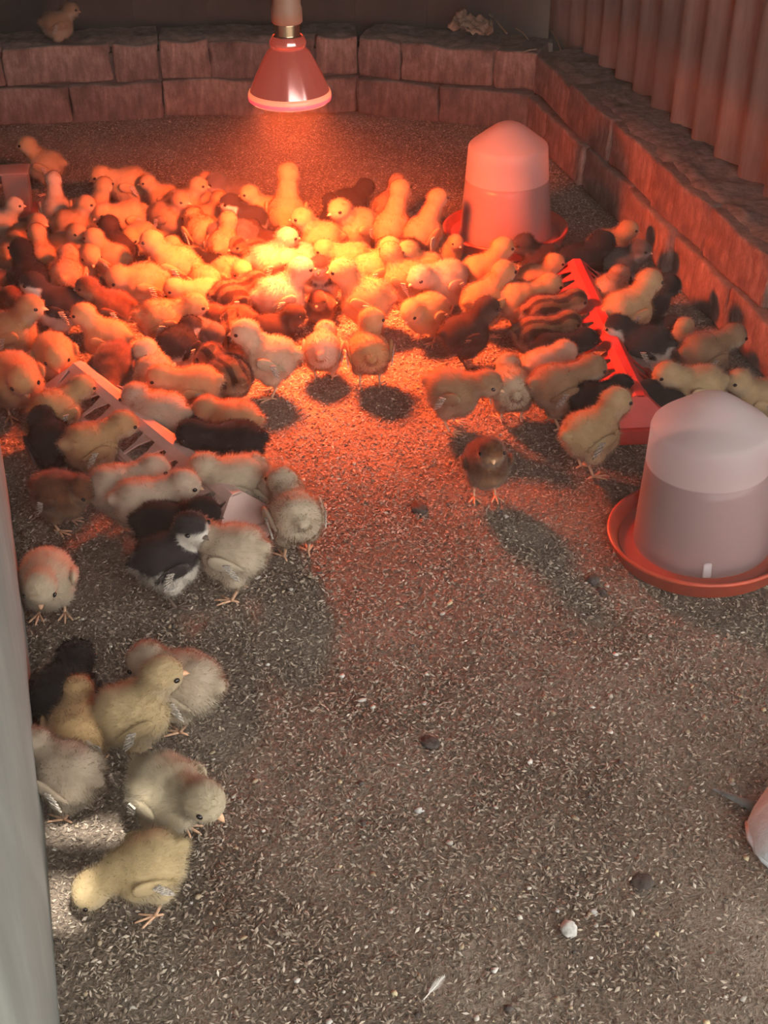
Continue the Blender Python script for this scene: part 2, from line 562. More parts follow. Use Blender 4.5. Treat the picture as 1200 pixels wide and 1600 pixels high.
def husks():
    n0 = 620000
    x = rng.uniform(-1.15, 0.95, n0); y = rng.uniform(0.55, 3.2, n0)
    keep = in_view(x, y)
    x, y = x[keep], y[keep]
    # trodden, barer ground towards the near right corner
    bare = np.clip((x * 2.4 - (y - 0.62) * 1.6 + 0.15), 0, 1)
    patch = np.sin(x * 17 + 1.3) * np.sin(y * 13 + 0.4) + 0.6 * np.sin(x * 41 + y * 23)
    dens = 0.80 - 0.66 * bare + 0.14 * patch
    # inside the pen only
    rw = (RW1 - RW0).normalized(); rn = np.array((-rw.y, rw.x))
    side = (x - RW0.x) * rn[0] + (y - RW0.y) * rn[1]
    keep = (rng.random(len(x)) < dens) & (side < 0.0) & (y < 3.06)
    x, y = x[keep], y[keep]
    n = len(x)
    z = np.array([floor_z(a, b) for a, b in zip(x, y)])
    L = rng.normal(0.0050, 0.0013, n).clip(0.0022, 0.0095) / 2
    W = L * rng.uniform(0.28, 0.48, n)
    yaw = rng.uniform(0, 2 * PI, n); pit = rng.normal(0, 0.30, n); rol = rng.normal(0, 0.5, n)
    cy, sy, cp, sp, cr, sr = np.cos(yaw), np.sin(yaw), np.cos(pit), np.sin(pit), np.cos(rol), np.sin(rol)
    ax = np.stack([cy * cp, sy * cp, sp], 1)
    ay = np.stack([-sy * cr + cy * sp * sr * -1, cy * cr - sy * sp * sr, cp * sr], 1)
    az = np.cross(ax, ay)
    c = np.stack([x, y, z + rng.uniform(0.0006, 0.0032, n)], 1)
    L3, W3 = L[:, None], W[:, None]
    hum = (W * 0.75)[:, None]
    V = np.stack([c - ax * L3, c - ay * W3 - ax * L3 * 0.15, c + az * hum, c + ay * W3 - ax * L3 * 0.15, c + ax * L3], 1).reshape(-1, 3)
    b = (np.arange(n) * 5)[:, None]
    F = (b + np.array([[0, 1, 2, 0, 2, 3, 1, 4, 2, 2, 4, 3]])).ravel()
    me = np_mesh('rice_husk_litter', V, F, 3, M['husk'])
    col = FLAKE[rng.choice(len(FLAKE), n, p=FW)] * rng.uniform(0.8, 1.2, (n, 1))
    rgba = np.concatenate([np.repeat(col, 5, 0), np.ones((n * 5, 1))], 1).astype(np.float32)
    a = me.attributes.new('flake_color', 'FLOAT_COLOR', 'POINT')
    a.data.foreach_set('color', rgba.ravel())
    o = link(bpy.data.objects.new('rice_husk_litter', me))
    tag(o, 'rice husk litter strewn over the whole floor', 'litter', kind='stuff')
husks()

def bits():
    """crumbs of grit, shell and wood too small to pick apart"""
    ico = bmesh.new(); bmesh.ops.create_icosphere(ico, subdivisions=1, radius=1.0)
    bv = np.array([v.co[:] for v in ico.verts]); bf = np.array([[v.index for v in f.verts] for f in ico.faces]); ico.free()
    n0 = 9000
    x = rng.uniform(-0.7, 0.8, n0); y = rng.uniform(0.6, 2.9, n0)
    near = np.clip(1.45 - y * 0.55, 0.12, 1.0)
    keep = in_view(x, y) & (rng.random(n0) < near)
    x, y = x[keep], y[keep]
    side = (x - RW0.x) * 0.977 + (y - RW0.y) * 0.212
    x, y = x[side < -0.01], y[side < -0.01]
    n = len(x)
    z = np.array([floor_z(a, b) for a, b in zip(x, y)])
    s = rng.gamma(2.0, 0.00055, n).clip(0.0006, 0.0034)
    sc = np.stack([s * rng.uniform(0.9, 1.6, n), s, s * rng.uniform(0.35, 0.7, n)], 1)
    V = bv[None] * sc[:, None] * rng.uniform(0.55, 1.35, (n, len(bv), 1))
    yaw = rng.uniform(0, 2 * PI, n); cy, sy = np.cos(yaw)[:, None], np.sin(yaw)[:, None]
    V = np.stack([V[..., 0] * cy - V[..., 1] * sy, V[..., 0] * sy + V[..., 1] * cy, V[..., 2]], 2)
    V += np.stack([x, y, z + 0.0026], 1)[:, None]
    F = (bf[None] + (np.arange(n) * len(bv))[:, None, None]).ravel()
    me = np_mesh('litter_grit', V.reshape(-1, 3), F, 3, M['bits'])
    pal = np.array([(0.50, 0.46, 0.39), (0.62, 0.59, 0.53), (0.38, 0.30, 0.20), (0.10, 0.085, 0.075), (0.52, 0.44, 0.28)])
    col = pal[rng.choice(5, n, p=[0.32, 0.14, 0.24, 0.16, 0.14])] * rng.uniform(0.75, 1.15, (n, 1))
    rgba = np.concatenate([np.repeat(col, len(bv), 0), np.ones((n * len(bv), 1))], 1).astype(np.float32)
    me.attributes.new('flake_color', 'FLOAT_COLOR', 'POINT').data.foreach_set('color', rgba.ravel())
    o = link(bpy.data.objects.new('litter_grit', me))
    tag(o, 'pale grit and crumbs scattered in the litter', 'grit', kind='stuff')
bits()

# ------------------------------------------------------------------ heat lamp
LAMP = Vector((-0.138, 1.977, 0.364))        # centre of the lens rim
def heat_lamp():
    root = empty('heat_lamp', LAMP)
    tag(root, 'glowing red reflector heat bulb hanging in its socket above the chicks', 'heat lamp')
    glass = emis_mat('red_bulb_glass', (1.0, 0.09, 0.04), 0.30, (0.62, 0.36, 0.33), 0.16)
    glass.node_tree.nodes['Principled BSDF'].inputs['Metallic'].default_value = 0.85
    lensm = emis_mat('glowing_lens', (1.0, 0.36, 0.16), 6.0)
    rimm = emis_mat('glowing_rim', (1.0, 0.035, 0.08), 0.9, (0.8, 0.3, 0.3))
    bm = bmesh.new()
    bm_lathe(bm, [(0.0235, 0.071), (0.031, 0.064), (0.040, 0.048), (0.049, 0.030), (0.0565, 0.013), (0.0585, 0.008)], 64)
    mesh_obj('reflector', bm, glass, root, True)
    bm = bmesh.new()
    bm_lathe(bm, [(0.0575, 0.0095), (0.0595, 0.0085), (0.0608, 0.005), (0.0608, 0.0022)], 64)
    mesh_obj('rim', bm, emis_mat('glowing_upper_rim', (1.0, 0.22, 0.08), 0.85, (0.8, 0.4, 0.3)), root, True)
    bm = bmesh.new()
    bm_lathe(bm, [(0.0605, 0.0022), (0.0612, 0.001), (0.0605, -0.003), (0.056, -0.006)], 64)
    mesh_obj('lens_bezel', bm, rimm, root, True)
    bm = bmesh.new()
    bm_lathe(bm, [(0.057, -0.0055), (0.04, -0.011), (0.02, -0.0135), (0, -0.014)], 64)
    mesh_obj('lens', bm, lensm, root, True)
    bm = bmesh.new()
    bm_lathe(bm, [(0.0235, 0.070), (0.0262, 0.074), (0.0265, 0.079), (0.0235, 0.084), (0.0215, 0.087)], 48)
    mesh_obj('bulb_neck', bm, glass, root, True)
    bm = bmesh.new()
    prof = [(0.0215, 0.0855)]
    for k in range(5):
        prof += [(0.0195, 0.087 + k * 0.004), (0.0178, 0.089 + k * 0.004)]
    bm_lathe(bm, prof + [(0.016, 0.108)], 40)
    mesh_obj('screw_cap', bm, M['metal'], root, True)
    bm = bmesh.new()
    bm_lathe(bm, [(0.0, 0.104), (0.020, 0.104), (0.0222, 0.106), (0.0222, 0.124), (0.0205, 0.128), (0.0195, 0.160), (0.018, 0.185), (0.012, 0.200), (0.005, 0.206), (0, 0.206)], 48)
    mesh_obj('socket', bm, M['socket'], root, True)
    bm = bmesh.new()
    bm_tube(bm, [(0, 0, 0.20), (0.002, 0.003, 0.5), (-0.002, 0.0, 1.0), (0, 0, 1.685)], 0.0035, 8)
    mesh_obj('cable', bm, M['cable'], root, True)
    # light thrown by the lens: wide flood and the filament's tight hot centre
    a = bpy.data.lights.new('lamp_flood', 'AREA'); a.shape = 'DISK'; a.size = 0.105
    a.energy = 23.0; a.spread = R(158); a.color = (1.0, 0.125, 0.032)
    ao = link(bpy.data.objects.new('lamp_flood', a), root); ao.location = (0, 0, -0.017)
    b = bpy.data.lights.new('lamp_spill', 'SPOT'); b.shadow_soft_size = 0.03; b.spot_size = R(178); b.spot_blend = 0.08
    b.energy = 12.0; b.color = (1.0, 0.12, 0.03)
    bo = link(bpy.data.objects.new('lamp_spill', b), root); bo.location = (0, 0, -0.045)
    s = bpy.data.lights.new('lamp_hot_centre', 'SPOT')
    s.energy = 17.0; s.color = (1.0, 0.42, 0.05); s.spot_size = R(19); s.spot_blend = 0.75; s.shadow_soft_size = 0.012
    so = link(bpy.data.objects.new('lamp_hot_centre', s), root); so.location = (0, 0, -0.017)
    tgt = at(437, 412, 0.07) - (LAMP + Vector((0, 0, -0.017)))
    so.rotation_euler = (-tgt).to_track_quat('Z', 'Y').to_euler()
heat_lamp()

# ------------------------------------------------------------------ drinkers
def drinker(loc, tilt, level, label, cup_scale=1.0, rz=0.0, with_outlet=True):
    root = empty('chick_drinker', loc, (tilt[0], tilt[1], rz))
    tag(root, label, 'drinker', 'bell drinkers on the floor')
    bm = bmesh.new()
    bm_lathe(bm, [(0, 0.003), (0.085, 0.003), (0.095, 0.006), (0.108, 0.028), (0.111, 0.030), (0.1135, 0.029), (0.1135, 0.026),
                  (0.111, 0.025), (0.105, 0.006), (0.098, 0.0), (0, 0.0)], 72)
    mesh_obj('dish', bm, M['dish'], root, True)
    bm = bmesh.new()
    bm_lathe(bm, [(0, 0.0165), (0.0995, 0.0165)], 72)
    mesh_obj('dish_water', bm, M['dish_water'], root, True)
    k = cup_scale
    prof = [(0.0815, 0.010), (0.0825, 0.012), (0.0815, 0.018), (0.079, 0.05), (0.0735, 0.11), (0.0695, 0.160), (0.0690, 0.171), (0.0675, 0.1755), (0.0645, 0.1785),
            (0.050, 0.1895), (0.032, 0.203), (0.022, 0.2095), (0.012, 0.2135), (0, 0.2145)]
    bm = bmesh.new(); bm_lathe(bm, [(r * k, 0.01 + (z - 0.01) * k) for r, z in prof], 72)
    cup = mesh_obj('cup', bm, plastic_shell('milky_plastic_cup', (0.82, 0.78, 0.78), 0.67, 0.40, 0.01 + (level - 0.01) * k), root, True)
    def rad(z): 
        return np.interp(z, [p[1] for p in prof[2:]], [p[0] for p in prof[2:]])
    zz = np.linspace(0.0175, level, 8)
    bm = bmesh.new(); bm_lathe(bm, [(0, 0.0175)] + [((rad(z) - 0.003) * k, 0.01 + (z - 0.01) * k) for z in zz] + [((rad(level) - 0.003) * k, 0.01 + (level - 0.01) * k), (0, 0.01 + (level - 0.01) * k)], 72)
    mesh_obj('water', bm, M['water'], root, True)
    if with_outlet:
        bm = bmesh.new()
        bm_box(bm, (0, 0, 0), (0.010, 0.004, 0.020), bevel=0.0018)
        ol = mesh_obj('outlet', bm, M['shell'], root, True)
        ol.location = (-0.010, -0.082, 0.028); ol.rotation_euler = (0.04, 0, 0)
        ol['label'] = 'small clear water outlet at the foot of the cup'
    return root
M['dish_water'] = simple_mat('shallow_dish_water', (0.42, 0.075, 0.045), 0.06, 0.6)
dn = at(1094, 858)
drinker((dn.x, dn.y, 0), (0, R(-3.2), 0), 0.128, 'large milky plastic drinker on a rust-red dish, nearest the camera at right')
df = at(789, 376)
drinker((df.x, df.y, 0), (0, R(-1.0), 0), 0.118, 'milky plastic drinker with pink water glowing orange, far beside the brick kerb', 1.02, with_outlet=False)

def small_tub():
    """a small cloudy container half hidden by chicks at the left edge"""
    p = at(33, 332)
    root = empty('plastic_tub', (p.x, p.y, 0), (0, 0, R(8)))
    tag(root, 'small cloudy plastic tub standing among chicks at the far left edge', 'tub')
    bm = bmesh.new()
    vs = bm_box(bm, (0, 0, 0.044), (0.050, 0.046, 0.078), bevel=0.006)
    for v in bm.verts: v.co.x *= 1 - (0.09 - v.co.z) * 1.2; v.co.y *= 1 - (0.09 - v.co.z) * 1.2
    mesh_obj('tub_wall', bm, M['clear'], root, True)
    bm = bmesh.new()
    bm_box(bm, (0, 0, 0.084), (0.056, 0.052, 0.005), bevel=0.002)
    mesh_obj('lip', bm, M['clear'], root, True)
    bm = bmesh.new()
    bm_box(bm, (0, 0, 0.004), (0.075, 0.07, 0.008), bevel=0.003)
    mesh_obj('foot', bm, M['dish'], root, True)
small_tub()

# ------------------------------------------------------------------ trough feeders
def trough(name, p0, p1, mat, label, feedlabel):
    a, b = Vector(p0), Vector(p1)
    d = b - a; L = d.length
    c = (a + b) / 2
    root = empty(name, (c.x, c.y, 0), (0, 0, math.atan2(d.y, d.x)))
    tag(root, label, 'feeder', 'trough feeders on the floor')
    W, HB, HT = 0.098, 0.030, 0.066
    # tray: open tapered box
    bm = bmesh.new()
    def rect(hl, hw, z): return [bm.verts.new((sx * hl, sy * hw, z)) for sx, sy in ((-1, -1), (1, -1), (1, 1), (-1, 1))]
    prof = [rect(L / 2 - 0.012, W / 2 - 0.012, 0.0), rect(L / 2, W / 2, HB), rect(L / 2 + 0.003, W / 2 + 0.003, HB), rect(L / 2 + 0.003, W / 2 + 0.003, HB + 0.003),
            rect(L / 2 - 0.002, W / 2 - 0.002, HB + 0.003), rect(L / 2 - 0.014, W / 2 - 0.014, 0.003)]
    bm.faces.new(prof[0][::-1])
    for i in range(5):
        for k in range(4): bm.faces.new((prof[i][k], prof[i][(k + 1) % 4], prof[i + 1][(k + 1) % 4], prof[i + 1][k]))
    bm.faces.new(prof[5])
    es = [e for e in bm.edges if abs(e.verts[0].co.z - e.verts[1].co.z) > 0.01]
    bmesh.ops.bevel(bm, geom=es, offset=0.006, segments=3, affect='EDGES')
    mesh_obj('tray', bm, mat, root, False)
    # gabled end plates and ridge cap
    for s in (-1, 1):
        bm = bmesh.new()
        x0, x1 = s * (L / 2 - 0.002), s * (L / 2 - 0.028)
        A = [bm.verts.new((x0, -W / 2, HB + 0.003)), bm.verts.new((x0, W / 2, HB + 0.003)), bm.verts.new((x1, 0.010, HT)), bm.verts.new((x1, -0.010, HT))]
        bm.faces.new(A)
        B = [bm.verts.new((x1, -W / 2, HB + 0.003)), bm.verts.new((x1, W / 2, HB + 0.003))]
        bm.faces.new((A[0], A[3], B[0])); bm.faces.new((A[1], B[1], A[2]))
        bmesh.ops.recalc_face_normals(bm, faces=bm.faces)
        e = mesh_obj('end_hood', bm, mat, root)
        md = e.modifiers.new('t', 'SOLIDIFY'); md.thickness = 0.002
    bm = bmesh.new()
    Lr = L - 0.056
    P = [(-0.0135, 0.0595), (-0.005, HT + 0.001), (0.005, HT + 0.001), (0.0135, 0.0595)]
    rows = [[bm.verts.new((sx * Lr / 2, y, z)) for y, z in P] for sx in (-1, 1)]
    for k in range(3): bm.faces.new((rows[0][k], rows[0][k + 1], rows[1][k + 1], rows[1][k]))
    rc = mesh_obj('ridge_cap', bm, mat, root)
    md = rc.modifiers.new('t', 'SOLIDIFY'); md.thickness = 0.0025
    # rim rails
    for s in (-1, 1):
        bm = bmesh.new(); bm_box(bm, (0, s * (W / 2 - 0.004), HB + 0.0045), (Lr + 0.08, 0.009, 0.004), bevel=0.001, seg=1)
        mesh_obj('rail', bm, mat, root)
    # slanting bars: broad at the ridge, pointed towards the rail
    bm = bmesh.new()
    sl = 0.016
    vs = [(-0.0115, 0.012, 0.0605), (0.0115, 0.012, 0.0605), (sl + 0.0022, W / 2 - 0.004, HB + 0.006), (sl - 0.0014, W / 2 - 0.004, HB + 0.006), (0.0035 + sl * 0.5, 0.027, 0.0495), (-0.0035 + sl * 0.5, 0.027, 0.0495)]
    top = [bm.verts.new(v) for v in vs]; bot = [bm.verts.new((v[0], v[1], v[2] - 0.0022)) for v in vs]
    for q in ((0, 1, 4, 5), (5, 4, 2, 3)):
        bm.faces.new([top[i] for i in q]); bm.faces.new([bot[i] for i in q[::-1]])
    for i, j in ((0, 1), (1, 4), (4, 2), (2, 3), (3, 5), (5, 0)): bm.faces.new((top[i], bot[i], bot[j], top[j]))
    bmesh.ops.recalc_face_normals(bm, faces=bm.faces)
    me = bpy.data.meshes.new('bar'); bm.to_mesh(me); bm.free(); me.materials.append(mat)
    nb = int(Lr / 0.030)
    for s in (0, 1):
        for i in range(nb):
            o = link(bpy.data.objects.new('bar', me), root)
            o.location = ((-Lr / 2 + (i + 0.5) * Lr / nb), 0, 0)
            o.rotation_euler = (0, 0, PI * s)
    # feed in the tray
    bm = bmesh.new()
    nx, ny = 60, 12
    g = [[None] * (ny + 1) for _ in range(nx + 1)]
    for i in range(nx + 1):
        for j in range(ny + 1):
            x = (i / nx - 0.5) * (L - 0.022); y = (j / ny - 0.5) * (W - 0.020)
            g[i][j] = bm.verts.new((x, y, 0.019 + 0.004 * mnoise.noise(Vector((x * 40, y * 40, L))) + 0.002 * mnoise.noise(Vector((x * 150, y * 150, 2)))))
    for i in range(nx):
        for j in range(ny): bm.faces.new((g[i][j], g[i + 1][j], g[i + 1][j + 1], g[i][j + 1]))
    f = mesh_obj('chick_feed', bm, M['feed'], None, True)
    f.location = root.location; f.rotation_euler = root.rotation_euler
    tag(f, feedlabel, 'feed', kind='stuff')
    return root
fa, fb = at(893, 428, 0.03), at(1003, 672, 0.03)
trough('trough_feeder', (fa.x, fa.y), (fb.x, fb.y), M['red'], 'bright red plastic trough feeder with slanted bars beside the near drinker', 'ground feed lying in the red trough')
fa, fb = at(112, 592, 0.03), at(392, 828, 0.03)
trough('trough_feeder', (fa.x, fa.y), (fb.x, fb.y), M['pinkpl'], 'pale pinkish plastic trough feeder with slanted bars among the left chicks', 'ground feed lying in the pale trough')

# ------------------------------------------------------------------ chicks
def chick_material(kind):
    m, nt, p = mat_new('down_' + kind)
    tc = N(nt, 'ShaderNodeTexCoord')
    sx = N(nt, 'ShaderNodeSeparateXYZ'); nt.links.new(tc.outputs['Object'], sx.inputs['Vector'])
    at_ = N(nt, 'ShaderNodeAttribute', attribute_name='region')          # r: looks up, g: head, b: wing flank
    sr = N(nt, 'ShaderNodeSeparateColor'); nt.links.new(at_.outputs['Color'], sr.inputs['Color'])
    oi = N(nt, 'ShaderNodeObjectInfo')
    nz = noise_tex(nt, 55.0, 4, 0.6)
    def mixc(fac, a, b, mode='MIX'):
        x = N(nt, 'ShaderNodeMix', data_type='RGBA', blend_type=mode)
        for s, v in (('Factor', fac), ('A', a), ('B', b)):
            if isinstance(v, (int, float)): x.inputs[s].default_value = v
            elif isinstance(v, tuple): x.inputs[s].default_value = (*v, 1)
            else: nt.links.new(v, x.inputs[s])
        return x.outputs['Result']
    def rng_(v, a, b):
        r = N(nt, 'ShaderNodeMapRange', interpolation_type='SMOOTHSTEP'); r.inputs['From Min'].default_value = a; r.inputs['From Max'].default_value = b
        nt.links.new(v, r.inputs['Value']); return r.outputs['Result']
    def math_(op, a, b=None):
        r = N(nt, 'ShaderNodeMath', operation=op)
        for i, v in enumerate((a, b)):
            if v is None: continue
            if isinstance(v, (int, float)): r.inputs[i].default_value = v
            else: nt.links.new(v, r.inputs[i])
        return r.outputs[0]
    up = math_('ADD', sr.outputs['Red'], math_('MULTIPLY', math_('SUBTRACT', nz, 0.5), 0.5))
    if kind == 'plain':
        c = mixc(math_('MULTIPLY', rng_(up, 0.55, 0.2), 0.4), oi.outputs['Color'], (0.68, 0.60, 0.46))
        c = mixc(1.0, c, ramp(nt, nz, [(0.3, (0.84, 0.82, 0.78)), (0.7, (1.06, 1.06, 1.06))]), 'MULTIPLY')
    elif kind == 'black':
        c = mixc(rng_(up, 0.35, 0.05), (0.016, 0.012, 0.011), (0.05, 0.04, 0.035))
    elif kind == 'magpie':        # black back and crown, pale face and belly
        c = mixc(rng_(up, 0.40, 0.60), (0.62, 0.56, 0.48), (0.035, 0.028, 0.027))
    elif kind == 'brown':
        c = mixc(rng_(up, 0.55, 0.2), (0.20, 0.085, 0.042), (0.42, 0.26, 0.15))
        c = mixc(1.0, c, ramp(nt, nz, [(0.35, (0.55, 0.5, 0.5)), (0.65, (1.25, 1.2, 1.1))]), 'MULTIPLY')
    elif kind == 'dark':
        c = mixc(rng_(up, 0.5, 0.15), (0.055, 0.030, 0.021), (0.12, 0.07, 0.045))
    elif kind == 'grey':
        c = mixc(rng_(up, 0.5, 0.2), (0.16, 0.135, 0.125), (0.46, 0.42, 0.38))
        c = mixc(1.0, c, ramp(nt, nz, [(0.35, (0.7, 0.7, 0.7)), (0.65, (1.2, 1.2, 1.2))]), 'MULTIPLY')
    else:                         # chipmunk: dark and buff bands along the back
        ay = math_('ABSOLUTE', sx.outputs['Y'])
        st = math_('SINE', math_('ADD', math_('ADD', math_('MULTIPLY', ay, 470.0), 1.2), math_('MULTIPLY', nz, 4.0)))
        band = mixc(rng_(st, -0.25, 0.35), (0.27, 0.145, 0.075), (0.075, 0.038, 0.023))
        c = mixc(rng_(up, 0.30, 0.55), (0.50, 0.33, 0.19), band)
        c = mixc(1.0, c, ramp(nt, nz, [(0.35, (0.65, 0.62, 0.6)), (0.65, (1.2, 1.15, 1.1))]), 'MULTIPLY')
    nt.links.new(c, p.inputs['Base Color'])
    p.inputs['Roughness'].default_value = 0.9
    p.inputs['Specular IOR Level'].default_value = 0.08
    p.inputs['Sheen Weight'].default_value = 0.25 if kind in ('plain', 'brown', 'grey', 'chipmunk') else 0.05
    p.inputs['Sheen Roughness'].default_value = 0.5
    p.inputs['Sheen Tint'].default_value = (1, 0.95, 0.85, 1)
    # light filters through the loose outer down
    tr = N(nt, 'ShaderNodeBsdfTranslucent'); nt.links.new(c, tr.inputs['Color'])
    ms = N(nt, 'ShaderNodeMixShader'); ms.inputs[0].default_value = 0.32 if kind in ('plain', 'brown', 'grey', 'chipmunk') else 0.08
    nt.links.new(p.outputs[0], ms.inputs[1]); nt.links.new(tr.outputs[0], ms.inputs[2])
    nt.links.new(ms.outputs[0], nt.nodes['Material Output'].inputs['Surface'])
    return m
DOWN = {k: chick_material(k) for k in ('plain', 'black', 'magpie', 'brown', 'dark', 'grey', 'chipmunk')}
M['wing_pale'] = simple_mat('white_wing_feathers', (0.44, 0.39, 0.33), 0.7, 0.2, var=0.75, scale=420)
M['wing_dark'] = simple_mat('dark_wing_feathers', (0.07, 0.05, 0.045), 0.6, 0.3, var=0.4, scale=260)

#            zb     pitch head position            yaw  pitch
POSES = {
    'up':    (0.056, 4, (0.032, 0.000, 0.094), 0, -4),
    'upL':   (0.056, 4, (0.028, 0.006, 0.094), 62, -4),
    'upR':   (0.056, 4, (0.028, -0.006, 0.094), -62, -4),
    'low':   (0.055, -5, (0.046, 0.000, 0.074), 0, -18),
    'peck':  (0.054, -14, (0.052, 0.002, 0.040), 4, -55),
    'peckL': (0.054, -12, (0.048, 0.014, 0.042), 38, -45),
    'rest':  (0.038, 0, (0.033, 0.000, 0.068), 0, -8),
    'restL': (0.038, 0, (0.030, 0.008, 0.067), 58, -8),
    'restR': (0.038, 0, (0.030, -0.008, 0.067), -58, -8),
    'doze':  (0.050, 2, (0.036, 0.000, 0.066), 0, -42),
    'dozeR': (0.050, 2, (0.032, -0.010, 0.068), -42, -36),
    'tall':  (0.058, 26, (0.032, 0.000, 0.112), 0, 4),
    'tuck':  (0.046, 0, (0.014, 0.014, 0.074), 145, -20),
}

def head_matrix(ps):
    zb, pit, h, yaw, hp = ps
    return Matrix.Translation(h) @ Euler((0, 0, R(yaw))).to_matrix().to_4x4() @ Euler((0, R(-hp), 0)).to_matrix().to_4x4()

def body_matrix(ps):
    zb, pit = ps[0], ps[1]
    return Matrix.Translation((0, 0, zb)) @ Euler((0, R(-pit), 0)).to_matrix().to_4x4()

def sphere_into(bm, mat4):
    bmesh.ops.create_icosphere(bm, subdivisions=3, radius=1.0, matrix=mat4)

def strands(co, nr, reg, n, length, flow, keep_fn, seed):
    """short tapering wisps of down rooted on a surface"""
    r = np.random.default_rng(seed)
    idx = r.integers(0, len(co), n)
    p = co[idx] + r.normal(0, 0.0009, (n, 3)); nn = nr[idx]; rg = reg[idx]
    k = keep_fn(p)
    p, nn, rg = p[k], nn[k], rg[k]; n = len(p)
    d = nn * 0.62 + flow + r.normal(0, 0.24, (n, 3))
    d /= np.linalg.norm(d, axis=1, keepdims=True)
    L = (length * r.uniform(0.6, 1.35, n))[:, None]
    side = np.cross(d, nn + r.normal(0, 0.25, (n, 3))); side /= np.linalg.norm(side, axis=1, keepdims=True) + 1e-9
    gn = np.cross(side, d); side[(gn * nn).sum(1) < 0] *= -1       # every wisp turns its front outwards
    w = (r.uniform(0.00013, 0.00026, n))[:, None]
    V = np.stack([p - nn * 0.0006 - side * w, p - nn * 0.0006 + side * w, p + d * L], 1).reshape(-1, 3)
    nv = nn * 0.85 + d * 0.3 + r.normal(0, 0.16, (n, 3)); nv /= np.linalg.norm(nv, axis=1, keepdims=True)
    return V, np.repeat(nv, 3, 0), np.repeat(rg, 3, 0)

def join_down(name, co, fc, nr, reg, S):
    """surface triangles plus wisps as one mesh with smooth normals"""
    V = np.concatenate([co, S[0]]); nv = np.concatenate([nr, S[1]]); rg = np.concatenate([reg, S[2]])
    ns = len(S[0])
    F = np.concatenate([fc.ravel(), np.arange(len(co), len(co) + ns)])
    me = np_mesh(name, V, F, 3, DOWN['plain'])
    me.shade_smooth()
    a = me.attributes.new('region', 'FLOAT_COLOR', 'POINT')
    a.data.foreach_set('color', np.concatenate([rg, np.ones((len(rg), 1))], 1).astype(np.float32).ravel())
    me.normals_split_custom_set_from_vertices([tuple(v) for v in nv])
    return me

